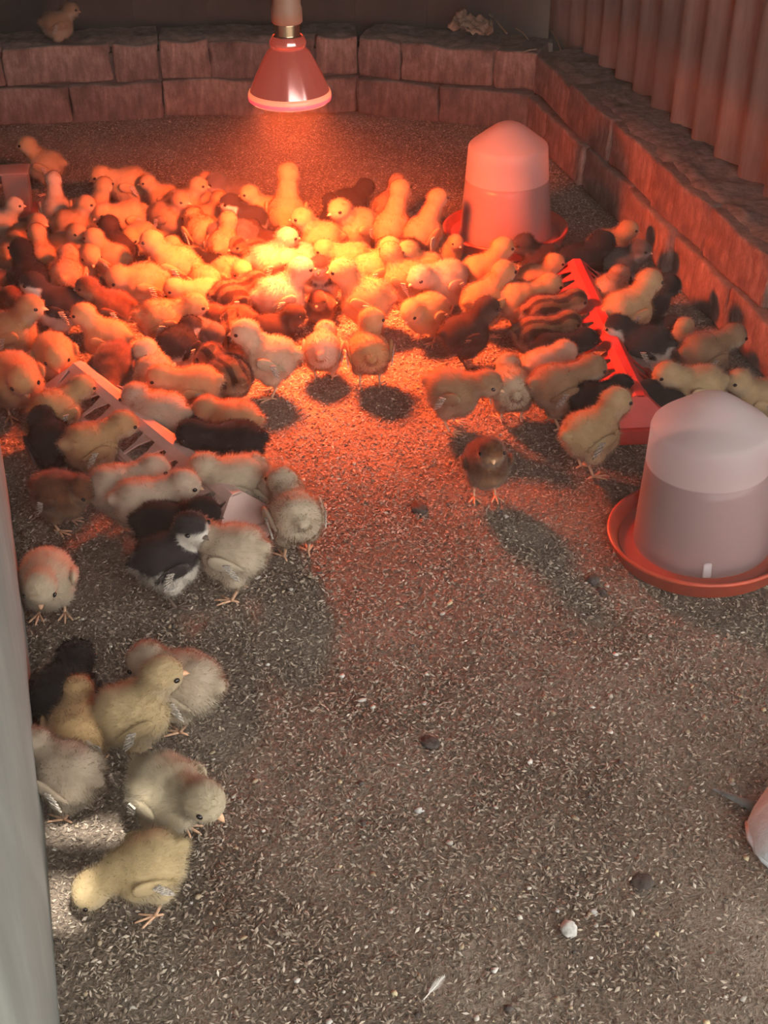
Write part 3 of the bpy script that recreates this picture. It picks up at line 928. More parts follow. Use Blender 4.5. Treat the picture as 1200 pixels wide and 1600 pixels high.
def chick_body(name, ps, seed):
    zb, pit, h, yaw, hp = ps
    B, Hm = body_matrix(ps), head_matrix(ps)
    bm = bmesh.new()
    def ell(mat, c, r): sphere_into(bm, mat @ Matrix.Translation(c) @ Matrix.Diagonal((*r, 1)))
    ell(B, (0, 0, 0), (0.0315, 0.0305, 0.0300))
    ell(B, (-0.012, 0, 0.002), (0.0235, 0.0285, 0.0280))
    ell(B, (0.011, 0, -0.003), (0.0235, 0.0285, 0.0275))
    ell(B, (-0.032, 0, 0.009), (0.0115, 0.0095, 0.0085))
    for s in (-1, 1): ell(B, (-0.003, s * 0.0150, -0.020), (0.0145, 0.0115, 0.0145))
    root = B @ Vector((0.013, 0, 0.010)); hv = Vector(h)
    for k in range(1, 6):
        t = k / 6
        q = root.lerp(hv, t)
        r = 0.0195 * (1 - t) + 0.0130 * t
        ell(Matrix.Identity(4), q, (r, r, r))
    ell(Hm, (0, 0, 0), (0.0196, 0.0180, 0.0182))
    ell(Hm, (0.005, 0, -0.004), (0.0135, 0.0140, 0.0120))
    me = bpy.data.meshes.new('tmp'); bm.to_mesh(me); bm.free()
    o = bpy.data.objects.new('tmp', me); COL.objects.link(o)
    md = o.modifiers.new('r', 'REMESH'); md.mode = 'VOXEL'; md.voxel_size = 0.0027
    md = o.modifiers.new('s', 'SMOOTH'); md.factor = 0.5; md.iterations = 7
    md = o.modifiers.new('t', 'TRIANGULATE')
    dg = bpy.context.evaluated_depsgraph_get()
    ev = o.evaluated_get(dg); em = ev.to_mesh()
    n = len(em.vertices)
    co = np.empty(n * 3, np.float32); em.vertices.foreach_get('co', co); co = co.reshape(-1, 3).astype(float)
    nr = np.empty(n * 3, np.float32); em.vertices.foreach_get('normal', nr); nr = nr.reshape(-1, 3).astype(float)
    fc = np.array([p.vertices[:] for p in em.polygons])
    ev.to_mesh_clear(); bpy.data.objects.remove(o); bpy.data.meshes.remove(me)
    # lumps in the down
    for i in range(n):
        q = Vector(co[i]) * 95 + Vector((seed * 5.0, 0, 0))
        co[i] += nr[i] * (mnoise.noise(q) * 0.0011)
    hc = np.array(h)
    dh = np.linalg.norm(co - hc, axis=1)
    hd = np.clip(1 - (dh - 0.016) / 0.010, 0, 1)
    B3 = np.array(B.to_3x3()); upb = (nr @ B3)[:, 2] * 0.5 + 0.5
    loc = (co - np.array(B.translation)) @ B3
    upb = np.clip(upb + loc[:, 2] * 4, 0, 1)
    H3 = np.array(Hm.to_3x3()); lh = (co - hc) @ H3
    uph = np.clip((lh[:, 2] / 0.016) * 0.55 + 0.42 - lh[:, 0] / 0.018 * 0.22, 0, 1)
    reg = np.stack([upb * (1 - hd) + uph * hd, hd, np.zeros(n)], 1)
    fwd = np.array(B.to_3x3() @ Vector((-1, 0, -0.25))); hf = np.array(Hm.to_3x3() @ Vector((-1, 0, -0.15)))
    eyes = [np.array(Hm @ Vector((0.0095, s * 0.0161, 0.0035))) for s in (-1, 1)]
    bk = np.array(Hm @ Vector((0.0210, 0, -0.003)))
    def keep(p):
        k = np.linalg.norm(p - bk, axis=1) > 0.0065
        for e in eyes: k &= np.linalg.norm(p - e, axis=1) > 0.0046
        return k
    S1 = strands(co, nr, reg, 13000, 0.0052, fwd * 0.5, lambda p: keep(p) & (np.linalg.norm(p - hc, axis=1) > 0.019), seed)
    S2 = strands(co[dh < 0.022], nr[dh < 0.022], reg[dh < 0.022], 3200, 0.0030, hf * 0.7, keep, seed + 50)
    S = [np.concatenate([a, b]) for a, b in zip(S1, S2)]
    return join_down(name, co, fc, nr, reg, S)

def wing_mesh(ps, s, seed):
    B = body_matrix(ps)
    W = B @ Matrix.Translation((0.000, s * 0.0300, 0.003)) @ Euler((R(-s * 8), R(-14), R(s * 7))).to_matrix().to_4x4()
    bm = bmesh.new(); bmesh.ops.create_icosphere(bm, subdivisions=3, radius=1.0)
    for v in bm.verts:
        x, y, z = v.co
        t = (x + 1) / 2
        v.co = W @ Vector((x * 0.0195 - 0.003, y * 0.0048 * (0.5 + 0.5 * t), z * 0.0118 * (0.40 + 0.60 * t) + 0.002 * t))
    bm.normal_update()
    bmesh.ops.triangulate(bm, faces=bm.faces)
    co = np.array([v.co[:] for v in bm.verts]); nr = np.array([v.normal[:] for v in bm.verts]); fc = np.array([[v.index for v in f.verts] for f in bm.faces]); bm.free()
    reg = np.stack([np.full(len(co), 0.62), np.zeros(len(co)), np.ones(len(co))], 1)
    fl = np.array(W.to_3x3() @ Vector((-1, 0, -0.3)))
    S = strands(co, nr, reg, 1200, 0.0040, fl * 0.9, lambda p: np.ones(len(p), bool), seed)
    me = join_down('wing', co, fc, nr, reg, S)
    # stubby first flight feathers
    bm = bmesh.new()
    for k in range(6):
        a = R(-30 + k * 10)
        base = Vector((-0.009 + k * 0.0016, s * 0.0046, -0.006 + k * 0.0022))
        d = Vector((-math.cos(a), 0, math.sin(a) * 0.9)); w = Vector((-d.z, 0, d.x)) * 0.0008
        Lf = 0.0135 - 0.0010 * k
        vs = [base - w * 0.6, base + w * 0.6, base + d * Lf * 0.7 + w, base + d * Lf, base + d * Lf * 0.7 - w]
        top = [bm.verts.new(W @ (v + Vector((0, s * (0.0011 + 0.0003 * (k % 2)), 0)))) for v in vs]
        bot = [bm.verts.new(W @ (v - Vector((0, s * 0.0006, 0)))) for v in vs]
        bm.faces.new(top); bm.faces.new(bot[::-1])
        for i in range(5): bm.faces.new((top[i], bot[i], bot[(i + 1) % 5], top[(i + 1) % 5]))
    bmesh.ops.recalc_face_normals(bm, faces=bm.faces)
    fm = bpy.data.meshes.new('wing_feathers'); bm.to_mesh(fm); bm.free(); fm.materials.append(M['wing_pale'])
    return me, fm

def leg_mesh(ps, s):
    zb = ps[0]
    bm = bmesh.new()
    hip = Vector((-0.002, s * 0.0135, zb - 0.026)); hock = Vector((-0.009, s * 0.0140, max(0.017, (zb - 0.026) * 0.72))); foot = Vector((0.000, s * 0.0145, 0.0030))
    bm_tube(bm, [hip, hock, foot + Vector((-0.002, 0, 0.003)), foot], [0.0030, 0.0021, 0.0017, 0.0020], 7)
    for a, L in ((0, 0.019), (32, 0.0165), (-32, 0.0165), (180, 0.0085)):
        d = Vector((math.cos(R(a + s * 6)), math.sin(R(a + s * 6)), 0))
        bm_tube(bm, [foot, foot + d * L * 0.5 + Vector((0, 0, -0.0008)), foot + d * L * 0.88 - Vector((0, 0, 0.0014)), foot + d * L - Vector((0, 0, 0.0022))], [0.0016, 0.0013, 0.0011, 0.0004], 6)
    bmesh.ops.recalc_face_normals(bm, faces=bm.faces)
    me = bpy.data.meshes.new('leg'); bm.to_mesh(me); bm.free(); me.shade_smooth(); me.materials.append(M['leg'])
    return me

def beak_mesh(ps):
    Hm = head_matrix(ps)
    bm = bmesh.new()
    for sgn, L, hgt in ((1, 0.0105, 0.0042), (-1, 0.0085, 0.0026)):
        n = 8
        base = [bm.verts.new(Hm @ Vector((0.0148, 0.0046 * math.cos(PI * k / (n - 1)), -0.0028 + sgn * hgt * math.sin(PI * k / (n - 1))))) for k in range(n)]
        mid = [bm.verts.new(Hm @ Vector((0.0148 + L * 0.6, 0.0028 * math.cos(PI * k / (n - 1)), -0.0032 + sgn * hgt * 0.68 * math.sin(PI * k / (n - 1))))) for k in range(n)]
        tip = bm.verts.new(Hm @ Vector((0.0148 + L, 0, -0.0042 if sgn > 0 else -0.0040)))
        for k in range(n - 1):
            bm.faces.new((base[k], base[k + 1], mid[k + 1], mid[k])); bm.faces.new((mid[k], mid[k + 1], tip))
        bm.faces.new((base[0], mid[0], mid[-1], base[-1])); bm.faces.new((mid[0], tip, mid[-1]))
    bmesh.ops.recalc_face_normals(bm, faces=bm.faces)
    me = bpy.data.meshes.new('beak'); bm.to_mesh(me); bm.free(); me.shade_smooth(); me.materials.append(M['beak'])
    return me

def eye_mesh(ps, s):
    Hm = head_matrix(ps)
    bm = bmesh.new()
    bmesh.ops.create_uvsphere(bm, u_segments=12, v_segments=8, radius=1.0, matrix=Hm @ Matrix.Translation((0.0095, s * 0.0163, 0.0035)) @ Euler((0, R(12), R(-s * 24))).to_matrix().to_4x4() @ Matrix.Diagonal((0.0031, 0.0019, 0.0025, 1)))
    me = bpy.data.meshes.new('eye'); bm.to_mesh(me); bm.free(); me.shade_smooth(); me.materials.append(M['eye'])
    return me

KIT = {}
def kit(pose):
    if pose not in KIT:
        ps = POSES[pose]; sd = 100 + 10 * list(POSES).index(pose)
        KIT[pose] = dict(body=chick_body('chick_body', ps, sd), wings=[wing_mesh(ps, s, sd + 3 + s) for s in (-1, 1)],
                         legs=[leg_mesh(ps, s) for s in (-1, 1)] if ps[0] > 0.04 else [], beak=beak_mesh(ps), eyes=[eye_mesh(ps, s) for s in (-1, 1)])
    return KIT[pose]

PAL = {'P': (0.64, 0.53, 0.39), 'G': (0.62, 0.42, 0.20), 'O': (0.58, 0.36, 0.18), 'T': (0.42, 0.265, 0.15), 'Y': (0.66, 0.51, 0.29), 'H': (0.62, 0.51, 0.38)}
KINDS = {'B': 'black', 'M': 'magpie', 'R': 'brown', 'D': 'dark', 'S': 'grey', 'C': 'chipmunk'}

def chick(loc, yaw, pose, col, size, label, group):
    k = kit(pose)
    root = empty('chick', loc, (0, 0, R(yaw)))
    root.scale = (size,) * 3
    tag(root, label, 'chick', group)
    rc = PAL.get(col, (0.5, 0.4, 0.3)); v = random.uniform(0.92, 1.06)
    oc = tuple(min(1, c * v * random.uniform(0.97, 1.03)) for c in rc) + (1,)
    dm = DOWN[KINDS.get(col, 'plain')]
    dark = col in 'BDM'
    def put(name, me, parent, mat=None):
        o = bpy.data.objects.new(name, me); link(o, parent); o.color = oc
        if mat: o.material_slots[0].link = 'OBJECT'; o.material_slots[0].material = mat
        return o
    put('body', k['body'], root, dm)
    for wm, fm in k['wings']:
        w = put('wing', wm, root, dm)
        put('wing_feathers', fm, w, M['wing_dark'] if col in 'BD' else None)
    for me in k['legs']: put('leg', me, root, M['leg_dark'] if dark else None)
    put('beak', k['beak'], root, M['beak_dark'] if dark else None)
    for me in k['eyes']: put('eye', me, root)
    return root

GL, GM, GR, GF = 'chicks crowded left of the lamp', 'chicks warming under the lamp', 'chicks around the red feeder', 'chicks in the shade along the grey panel'
# photo position of the body's middle, heading (0 right, 90 away, 180 left, 270 to camera), pose, colour, size, group, label
CH = [
    # --- left crowd
    (90, 39, 20, 'rest', 'T', 1.0, GL, 'dim chick perched on the back brick kerb at the far left corner', 0.168),
    (72, 258, 172, 'up', 'O', 1.05, GL, 'peach chick standing apart at far left, just behind the cloudy tub'),
    (200, 288, 190, 'low', 'G', 1.1, GL, 'golden chick with folded wing, rearmost of the left crowd, head low to the left'),
    (88, 328, 100, 'tall', 'P', 0.9, GL, 'pale chick seen from behind, upright just right of the cloudy tub'),
    (112, 350, 15, 'up', 'O', 0.95, GL, 'round-headed orange chick second right of the cloudy tub'),
    (150, 338, 60, 'tall', 'O', 0.95, GL, 'orange chick stretching up and away below the rearmost golden chick'),
    (104, 388, 330, 'up', 'O', 0.95, GL, 'orange chick facing right in front of the round-headed one'),
    (198, 338, 215, 'low', 'G', 1.0, GL, 'golden chick bending left directly in front of the rearmost golden chick'),
    (214, 372, 250, 'doze', 'G', 0.9, GL, 'golden chick with dark wing edging beside a dark brown back'),
    (188, 385, 120, 'rest', 'D', 1.05, GL, 'dark brown chick seen from behind amid the orange crowd at left'),
    (2, 352, 20, 'up', 'P', 0.9, GL, 'pale chick cut by the left frame edge just below the cloudy tub'),
    (42, 372, 340, 'up', 'O', 0.9, GL, 'reddish-orange chick right below the cloudy tub, facing right'),
    (20, 398, 90, 'doze', 'O', 0.9, GL, 'orange back between the left frame edge and the reddish-orange chick'),
    (66, 405, 110, 'up', 'O', 0.95, GL, 'orange chick seen from behind, just above the black head at left'),
    (128, 405, 330, 'dozeR', 'G', 1.0, GL, 'golden chick with big drooping round head, dozing beside an orange neighbour'),
    (174, 405, 160, 'up', 'O', 0.95, GL, 'orange chick left of the dark brown back, face turned to camera'),
    (44, 438, 120, 'up', 'B', 1.1, GL, 'big black chick near the left frame edge, head raised'),
    (102, 435, 95, 'low', 'O', 1.05, GL, 'peach chick seen from behind, between the black head and the dark-faced chick'),
    (6, 448, 200, 'doze', 'R', 1.0, GL, 'shadowed brown chick at the left frame edge beside the big black one'),
    (172, 482, 185, 'up', 'R', 1.0, GL, 'tan-grey chick with dark eye patch, facing left'),
    (222, 444, 200, 'doze', 'O', 1.1, GL, 'plump orange chick seen from behind, left of the golden one on long legs'),
    (272, 412, 175, 'up', 'G', 1.1, GL, 'golden chick on visible legs facing left, wing feathers showing'),
    (255, 308, 190, 'up', 'O', 0.85, GL, 'orange chick at the rear rim, just right of the rearmost golden one'),
    (288, 318, 5, 'up', 'G', 0.95, GL, 'golden chick at the rear rim, eye showing, facing right'),
    (262, 338, 340, 'up', 'O', 0.95, GL, 'orange chick with ruffled head facing right, second row at rear'),
    (316, 312, 80, 'up', 'O', 0.85, GL, 'small orange head at the rear rim, seen from behind'),
    (322, 340, 20, 'up', 'O', 0.85, GL, 'reddish chick with beak to the right, left of the dark grey back'),
    (346, 335, 100, 'rest', 'O', 0.85, GL, 'orange back tucked in left of the white-faced chick'),
    (370, 312, 185, 'rest', 'S', 1.15, GM, 'dark grey back at the rear rim behind the white-faced chick'),
    (388, 345, 190, 'up', 'M', 1.0, GM, 'white-faced chick with dark cap and eye streak, facing left'),
    (418, 330, 185, 'up', 'G', 0.95, GM, 'golden chick facing left just left of the tall upright one'),
    (446, 330, 85, 'tall', 'G', 1.15, GM, 'tallest chick, golden, stretched upright at the rear, back to camera'),
    (366, 372, 205, 'doze', 'S', 1.0, GM, 'speckled grey chick facing left in front of the white-faced one'),
    (414, 378, 150, 'rest', 'D', 0.85, GM, 'dark brown head just behind the bright yellow chick'),
    (390, 398, 220, 'rest', 'C', 0.9, GM, 'striped brown chick pressed against the left of the bright yellow one'),
    (316, 362, 120, 'doze', 'G', 1.05, GL, 'large golden back in the middle of the rear crowd'),
    (344, 386, 75, 'up', 'O', 0.95, GL, 'orange-gold chick with raised back beside the speckled grey one'),
    (300, 408, 160, 'rest', 'G', 0.9, GL, 'golden side peeping out right behind the long-legged golden chick'),
    (334, 408, 200, 'rest', 'B', 0.8, GL, 'black crown showing between golden backs'),
    (326, 436, 130, 'doze', 'G', 0.9, GM, 'golden back directly under the black crown'),
    (356, 428, 330, 'dozeR', 'G', 0.95, GM, 'golden chick with round bowed head, just behind the striped wing'),
    (318, 462, 195, 'low', 'G', 0.95, GM, 'golden face looking left from under the striped wing'),
    (352, 466, 30, 'low', 'C', 1.0, GM, 'brown striped chick with spread barred wing'),
    (394, 452, 290, 'doze', 'C', 0.9, GM, 'speckled brown head left of the glowing chicks'),
    (424, 408, 20, 'up', 'P', 1.05, GM, 'brightest yellow-white chick in the lamp beam, facing right'),
    (466, 410, 250, 'dozeR', 'P', 1.0, GM, 'glowing chick bowing its face towards the camera, right in the beam'),
    (438, 462, 20, 'up', 'P', 1.15, GM, 'glowing orange-white chick in front of the beam, head turned right'),
    (502, 436, 268, 'up', 'M', 1.0, GM, 'dark-capped chick with white belly facing the camera'),
    (466, 375, 120, 'rest', 'D', 0.8, GM, 'small dark brown head right behind the bowing chick'),
    (500, 478, 265, 'rest', 'R', 0.8, GM, 'low brown chick in the shade beneath the dark-capped one'),
    (428, 518, 5, 'rest', 'D', 1.0, GM, 'dark brown chick with pale cheek above the lone pale chick, facing right'),
    (256, 500, 15, 'low', 'O', 1.1, GL, 'large orange chick leaning right, in front of the plump one'),
    (335, 494, 200, 'rest', 'D', 0.85, GM, 'dark brown head behind the reddish backs'),
    (366, 502, 185, 'doze', 'R', 0.9, GM, 'reddish-brown chick facing left, upper of two reddish backs'),
    (278, 540, 60, 'doze', 'M', 1.05, GL, 'black-backed chick with pale sides over the fluffy pale one'),
    (312, 526, 320, 'doze', 'S', 0.95, GL, 'grey-brown chick bowing right between black-backed and reddish chicks'),
    (366, 526, 100, 'doze', 'C', 0.95, GM, 'striped reddish back, lower of two reddish backs'),
    (422, 558, 178, 'up', 'P', 1.12, GM, 'lone pale chick in full profile facing left at the edge of the crowd'),
    (354, 586, 130, 'doze', 'C', 1.1, GL, 'striped brown back with pale belly left of the lone pale chick'),
    (236, 580, 80, 'tuck', 'P', 1.0, GL, 'fluffy pale chick with ruffled back behind the pale trough'),
    (304, 604, 185, 'low', 'O', 1.05, GL, 'golden-orange chick stretched left above a black one'),
    (314, 654, 190, 'doze', 'B', 0.95, GL, 'black chick squeezed between the orange back and the round pale one'),
    (255, 648, 170, 'dozeR', 'H', 1.15, GL, 'big round shaded pale chick bent over the pale trough'),
    (356, 656, 170, 'doze', 'O', 1.05, GL, 'golden chick bending left right behind the black one at the trough'),
    (364, 696, 185, 'low', 'B', 1.15, GL, 'black chick in profile facing left to the pale trough'),
    (368, 752, 195, 'dozeR', 'P', 1.15, GL, 'pale pink chick dozing at the right side of the pale trough'),
    (432, 764, 135, 'low', 'P', 0.95, GL, 'pale chick wedged between the dozing chick and its right neighbour'),
    (460, 804, 110, 'low', 'P', 1.1, GL, 'pale chick with grey wing tip, rightmost by the pale trough'),
    (364, 862, 165, 'low', 'P', 1.15, GL, 'pale chick facing left at the near end of the pale trough'),
    (262, 875, 25, 'upR', 'M', 1.1, GF, 'black-backed white-bellied chick facing right at the near end of the trough'),
    (258, 822, 5, 'low', 'B', 1.05, GL, 'black chick stretched right behind the white-bellied one'),
    (228, 788, 15, 'low', 'H', 1.1, GL, 'pale chick facing right with eye showing, leaning over the black one'),
    (186, 762, 20, 'low', 'H', 1.05, GL, 'pale chick with head hidden behind its neighbour, left of the trough'),
    (94, 772, 340, 'doze', 'R', 1.0, GF, 'dim brown chick with white wing spot in the shade'),
    (142, 695, 30, 'low', 'O', 1.05, GL, 'dusky orange chick bending right to the trough'),
    (82, 690, 120, 'doze', 'B', 1.05, GL, 'black chick in shade left of the dusky orange one'),
    (88, 640, 45, 'low', 'O', 1.0, GL, 'shaded orange chick reaching right to the far end of the trough'),
    (84, 556, 290, 'doze', 'G', 1.05, GL, 'golden chick hunched at the far end of the pale trough'),
    (24, 592, 300, 'doze', 'O', 1.2, GL, 'big shaded orange chick at the left frame edge, above the lit litter'),
    (18, 520, 5, 'up', 'O', 1.1, GL, 'orange chick with barred wing at the left frame edge, facing right'),
    (92, 480, 185, 'up', 'M', 1.1, GL, 'black-backed chick with pale face looking left, left crowd'),
    (45, 496, 150, 'rest', 'R', 1.0, GL, 'brown-orange back behind the black-backed pale-faced chick'),
    (166, 528, 172, 'up', 'G', 1.0, GL, 'golden chick facing left behind the brown pecking one'),
    (180, 572, 262, 'peck', 'R', 1.05, GL, 'red-brown chick seen from above pecking into the pale trough'),
    # --- under the lamp, right half
    (502, 372, 180, 'up', 'G', 1.05, GM, 'golden chick facing left right of the beam, dark chick behind it'),
    (520, 346, 100, 'up', 'B', 0.85, GM, 'black neck and head sticking up behind the golden left-facing chick'),
    (548, 316, 20, 'rest', 'B', 0.95, GM, 'black chick at the rear rim, farthest back in the middle'),
    (556, 354, 215, 'up', 'G', 1.1, GM, 'golden chick in front of the rear black one, looking left'),
    (608, 322, 60, 'up', 'T', 1.0, GM, 'shaded tan chick at the rear rim behind the orange upright one'),
    (612, 354, 65, 'tall', 'O', 1.1, GM, 'orange chick stretched up to the right, back to camera'),
    (668, 362, 40, 'tall', 'O', 1.05, GM, 'orange chick looking up right, just left of the far drinker'),
    (694, 388, 300, 'rest', 'O', 0.75, GM, 'small orange face at the foot of the far drinker'),
    (548, 404, 178, 'low', 'G', 1.0, GM, 'golden chick reaching left behind the winged golden one'),
    (582, 420, 20, 'up', 'G', 1.0, GM, 'golden chick with beak pointing right at a dark head'),
    (632, 396, 185, 'doze', 'D', 0.95, GM, 'dark brown head among golden chicks left of the far drinker'),
    (634, 434, 160, 'upR', 'G', 1.05, GM, 'golden chick with speckled breast and one leg forward'),
    (664, 420, 185, 'up', 'G', 0.95, GM, 'golden round head looking left above the lone round chick'),
    (694, 438, 215, 'low', 'P', 1.1, GM, 'pale pinkish chick with raised tail in front of the far drinker'),
    (572, 466, 168, 'up', 'G', 1.2, GM, 'large golden chick with fine wing feathers facing left, front row'),
    (667, 488, 225, 'doze', 'G', 1.0, GM, 'lone round golden chick with eye closed, front row under the lamp'),
    (505, 546, 85, 'doze', 'P', 0.95, GM, 'pink chick casting a shadow forward, seen from behind, left of a pair'),
    (577, 548, 95, 'upR', 'O', 1.05, GM, 'orange chick seen from behind casting a shadow forward, right of a pair'),
    # --- around the red feeder
    (756, 424, 20, 'up', 'G', 1.05, GR, 'golden chick facing right right below the far drinker'),
    (764, 468, 35, 'up', 'O', 1.1, GR, 'orange-gold chick looking right, second row below the far drinker'),
    (812, 470, 20, 'low', 'G', 1.1, GR, 'golden chick with grey-tipped wing stretching right to the red feeder'),
    (838, 436, 15, 'rest', 'O', 0.95, GR, 'orange back between golden chicks and the dark pair by the drinker'),
    (850, 488, 15, 'low', 'C', 1.05, GR, 'brown striped chick with raised head at the red feeder'),
    (842, 524, 10, 'low', 'C', 1.05, GR, 'chipmunk-striped chick lying low, middle of three dark ones at red feeder'),
    (866, 548, 8, 'low', 'B', 1.0, GR, 'black chick reaching into the red feeder, below the striped ones'),
    (728, 520, 15, 'up', 'D', 1.05, GR, 'dark brown chick standing alone on dark legs, facing right'),
    (708, 610, 345, 'low', 'T', 1.1, GR, 'tan chick alone in the litter with beak to the right'),
    (800, 605, 95, 'doze', 'P', 1.05, GR, 'pale pink chick seen from behind, left of the tan pair'),
    (852, 574, 35, 'doze', 'P', 1.05, GR, 'pale chick half hidden behind the tan one at the red feeder'),
    (886, 606, 20, 'low', 'T', 1.15, GR, 'tan chick with grey wing bending over the red feeder'),
    (912, 622, 20, 'low', 'B', 0.95, GR, 'black chick between the tan one and the pale one at feeder end'),
    (924, 676, 25, 'up', 'Y', 1.12, GR, 'pale yellow chick with striped wing at the near end of the red feeder'),
    (760, 722, 275, 'up', 'R', 0.98, GR, 'reddish-brown chick facing the camera alone in open litter'),
    (906, 412, 15, 'rest', 'B', 1.2, GR, 'big black back right of the far drinker, right of a dark pair'),
    (848, 408, 175, 'rest', 'D', 1.05, GR, 'dark brown chick touching the far drinker, left of a dark pair'),
    (952, 384, 10, 'rest', 'O', 1.0, GR, 'peach back nearest the brick kerb, behind the grey one'),
    (968, 412, 350, 'rest', 'S', 1.0, GR, 'grey chick between the peach back and the red feeder'),
    (954, 455, 60, 'doze', 'H', 1.0, GR, 'pinkish-buff chick at the far end of the red feeder'),
    (1014, 462, 320, 'rest', 'B', 1.05, GR, 'black chick behind the pale yellow one by the brick kerb'),
    (985, 484, 25, 'up', 'Y', 1.15, GR, 'pale yellow chick with white wing patch facing the brick kerb'),
    (1012, 540, 150, 'low', 'M', 1.1, GR, 'black-backed chick with white rump at the right of the red feeder'),
    (1056, 545, 60, 'rest', 'Y', 0.9, GR, 'pale yellow rump between the black-backed and the tan chick'),
    (1026, 518, 300, 'rest', 'B', 0.85, GR, 'black chick low beneath the pale yellow one'),
    (1100, 552, 25, 'low', 'T', 1.1, GR, 'tan chick with wing out, nearest the brick kerb, facing it'),
    (1086, 604, 178, 'low', 'Y', 1.05, GR, 'pale yellow chick facing left right behind the near drinker'),
    (1186, 622, 180, 'rest', 'Y', 1.0, GR, 'pale chick cut by the right frame edge behind the near drinker'),
    (1050, 634, 170, 'rest', 'B', 0.9, GR, 'black chick mostly hidden behind the near drinker'),
    # --- along the grey panel
    (72, 905, 275, 'doze', 'H', 1.05, GF, 'pale chick alone against the grey panel, beak to the ground'),
    (286, 1066, 158, 'doze', 'H', 1.15, GF, 'pale fluffy chick with head tucked away, right of the yellow pair'),
    (104, 1092, 80, 'doze', 'B', 1.1, GF, 'black chick in shadow between the grey panel and the yellow pair'),
    (134, 1126, 100, 'doze', 'G', 1.05, GF, 'dull golden chick behind the upright yellow one'),
    (190, 1116, 20, 'up', 'Y', 1.1, GF, 'yellow chick with raised head and striped wing facing right, front of pair'),
    (106, 1206, 150, 'doze', 'H', 1.05, GF, 'greyish white chick pressed to the grey panel, above a sun patch'),
    (262, 1236, 322, 'low', 'H', 1.1, GF, 'whitish chick with orange beak facing down to the right'),
    (230, 1350, 195, 'peck', 'Y', 1.0, GF, 'yellow chick nearest the camera, bending left to a sun patch'),
]

def place_chicks():
    S0 = 0.96
    P = []
    for c in CH:
        s = S0 * c[5]
        zb = POSES[c[3]][0] * s + (c[8] if len(c) > 8 else 0)
        p = at(c[0], c[1], zb)
        P.append([p.x, p.y, s, c[8] if len(c) > 8 else 0])
    A = np.array(P); O = A.copy()
    for it in range(40):
        for i in range(len(A)):
            for j in range(i):
                if abs(A[i, 3] - A[j, 3]) > 0.05: continue
                d = A[i, :2] - A[j, :2]; L = math.hypot(*d) + 1e-6
                m = 0.054 * (A[i, 2] + A[j, 2]) / 2
                if L < m:
                    q = d / L * (m - L) * 0.3
                    A[i, :2] += q; A[j, :2] -= q
        A[:, :2] += (O[:, :2] - A[:, :2]) * 0.06
    for c, a in zip(CH, A):
        z = a[3] if a[3] else max(-0.002, floor_z(a[0], a[1]) + 0.0015)
        chick((a[0], a[1], z), c[2], c[3], c[4], a[2], c[7], c[6])
place_chicks()


# ------------------------------------------------------------------ small things on the floor and the kerb
def lump(name, px, py, size, mat, label, cat, seed, z=0.0, group=None):
    p = at(px, py, z)
    bm = bmesh.new(); bmesh.ops.create_icosphere(bm, subdivisions=3, radius=1.0)
    for v in bm.verts:
        q = v.co.copy()
        k = 1 + 0.28 * mnoise.noise(q * 1.3 + Vector((seed * 3.7, 0, 0))) + 0.12 * mnoise.noise(q * 3.6 + Vector((0, seed, 0)))
        v.co = Vector((q.x * size[0], q.y * size[1], q.z * size[2])) * k
    o = mesh_obj(name, bm, mat, None, True)
    o.location = (p.x, p.y, z + floor_z(p.x, p.y) + size[2] * 0.55 if z == 0 else z + size[2] * 0.6)
    o.rotation_euler = (0, 0, seed * 1.7)
    tag(o, label, cat, group)
lump('stone', 889, 1450, (0.0085, 0.0075, 0.005), M['stone'], 'pale stone lying in the foreground litter, largest one there', 'stone', 1)
lump('stone', 655, 1265, (0.0045, 0.0035, 0.003), M['stone'], 'small white stone in the middle of the foreground litter', 'stone', 2)
lump('stone', 928, 1422, (0.004, 0.003, 0.0025), M['stone'], 'tiny white stone up right of the largest pale stone', 'stone', 5)
lump('clod', 656, 794, (0.014, 0.010, 0.006), M['clod'], 'dark clod in open litter left of the reddish-brown chick', 'clod', 3)
lump('clod', 926, 908, (0.008, 0.008, 0.006), M['clod'], 'dark round clod near the dish of the near drinker', 'clod', 4)
lump('clod', 940, 925, (0.005, 0.007, 0.004), M['clod'], 'smaller dark clod below the round one beside the near drinker', 'clod', 6)
lump('clod', 672, 1158, (0.010, 0.009, 0.004), M['clod'], 'flat grey clod in the middle of the foreground', 'clod', 7)
lump('clod', 1003, 1376, (0.012, 0.009, 0.003), M['clod'], 'flat dark clod left of the white sack', 'clod', 8)

def white_feather():
    p = at(679, 1545)
    root = empty('fallen_feather', (p.x, p.y, floor_z(p.x, p.y) + 0.004), (0.08, -0.1, R(48)))
    tag(root, 'small white feather lying near the bottom edge', 'feather')
    bm = bmesh.new(); bm_tube(bm, [(-0.016, 0, 0), (0, 0, 0.0012), (0.014, 0, 0)], [0.0006, 0.0005, 0.0002], 6)
    mesh_obj('shaft', bm, M['feather'], root)
    bm = bmesh.new()
    for s in (-1, 1):
        for k in range(14):
            x = -0.008 + k * 0.0015
            w = 0.0042 * math.sin(PI * (k + 1.5) / 16)
            a, b, c = (x, 0, 0.001), (x + 0.0016, 0, 0.001), (x + 0.003, s * w, 0.0016)
            vs = [bm.verts.new(q) for q in (a, b, c)]
            bm.faces.new(vs if s > 0 else vs[::-1])
    mesh_obj('vane', bm, M['feather'], root)
white_feather()

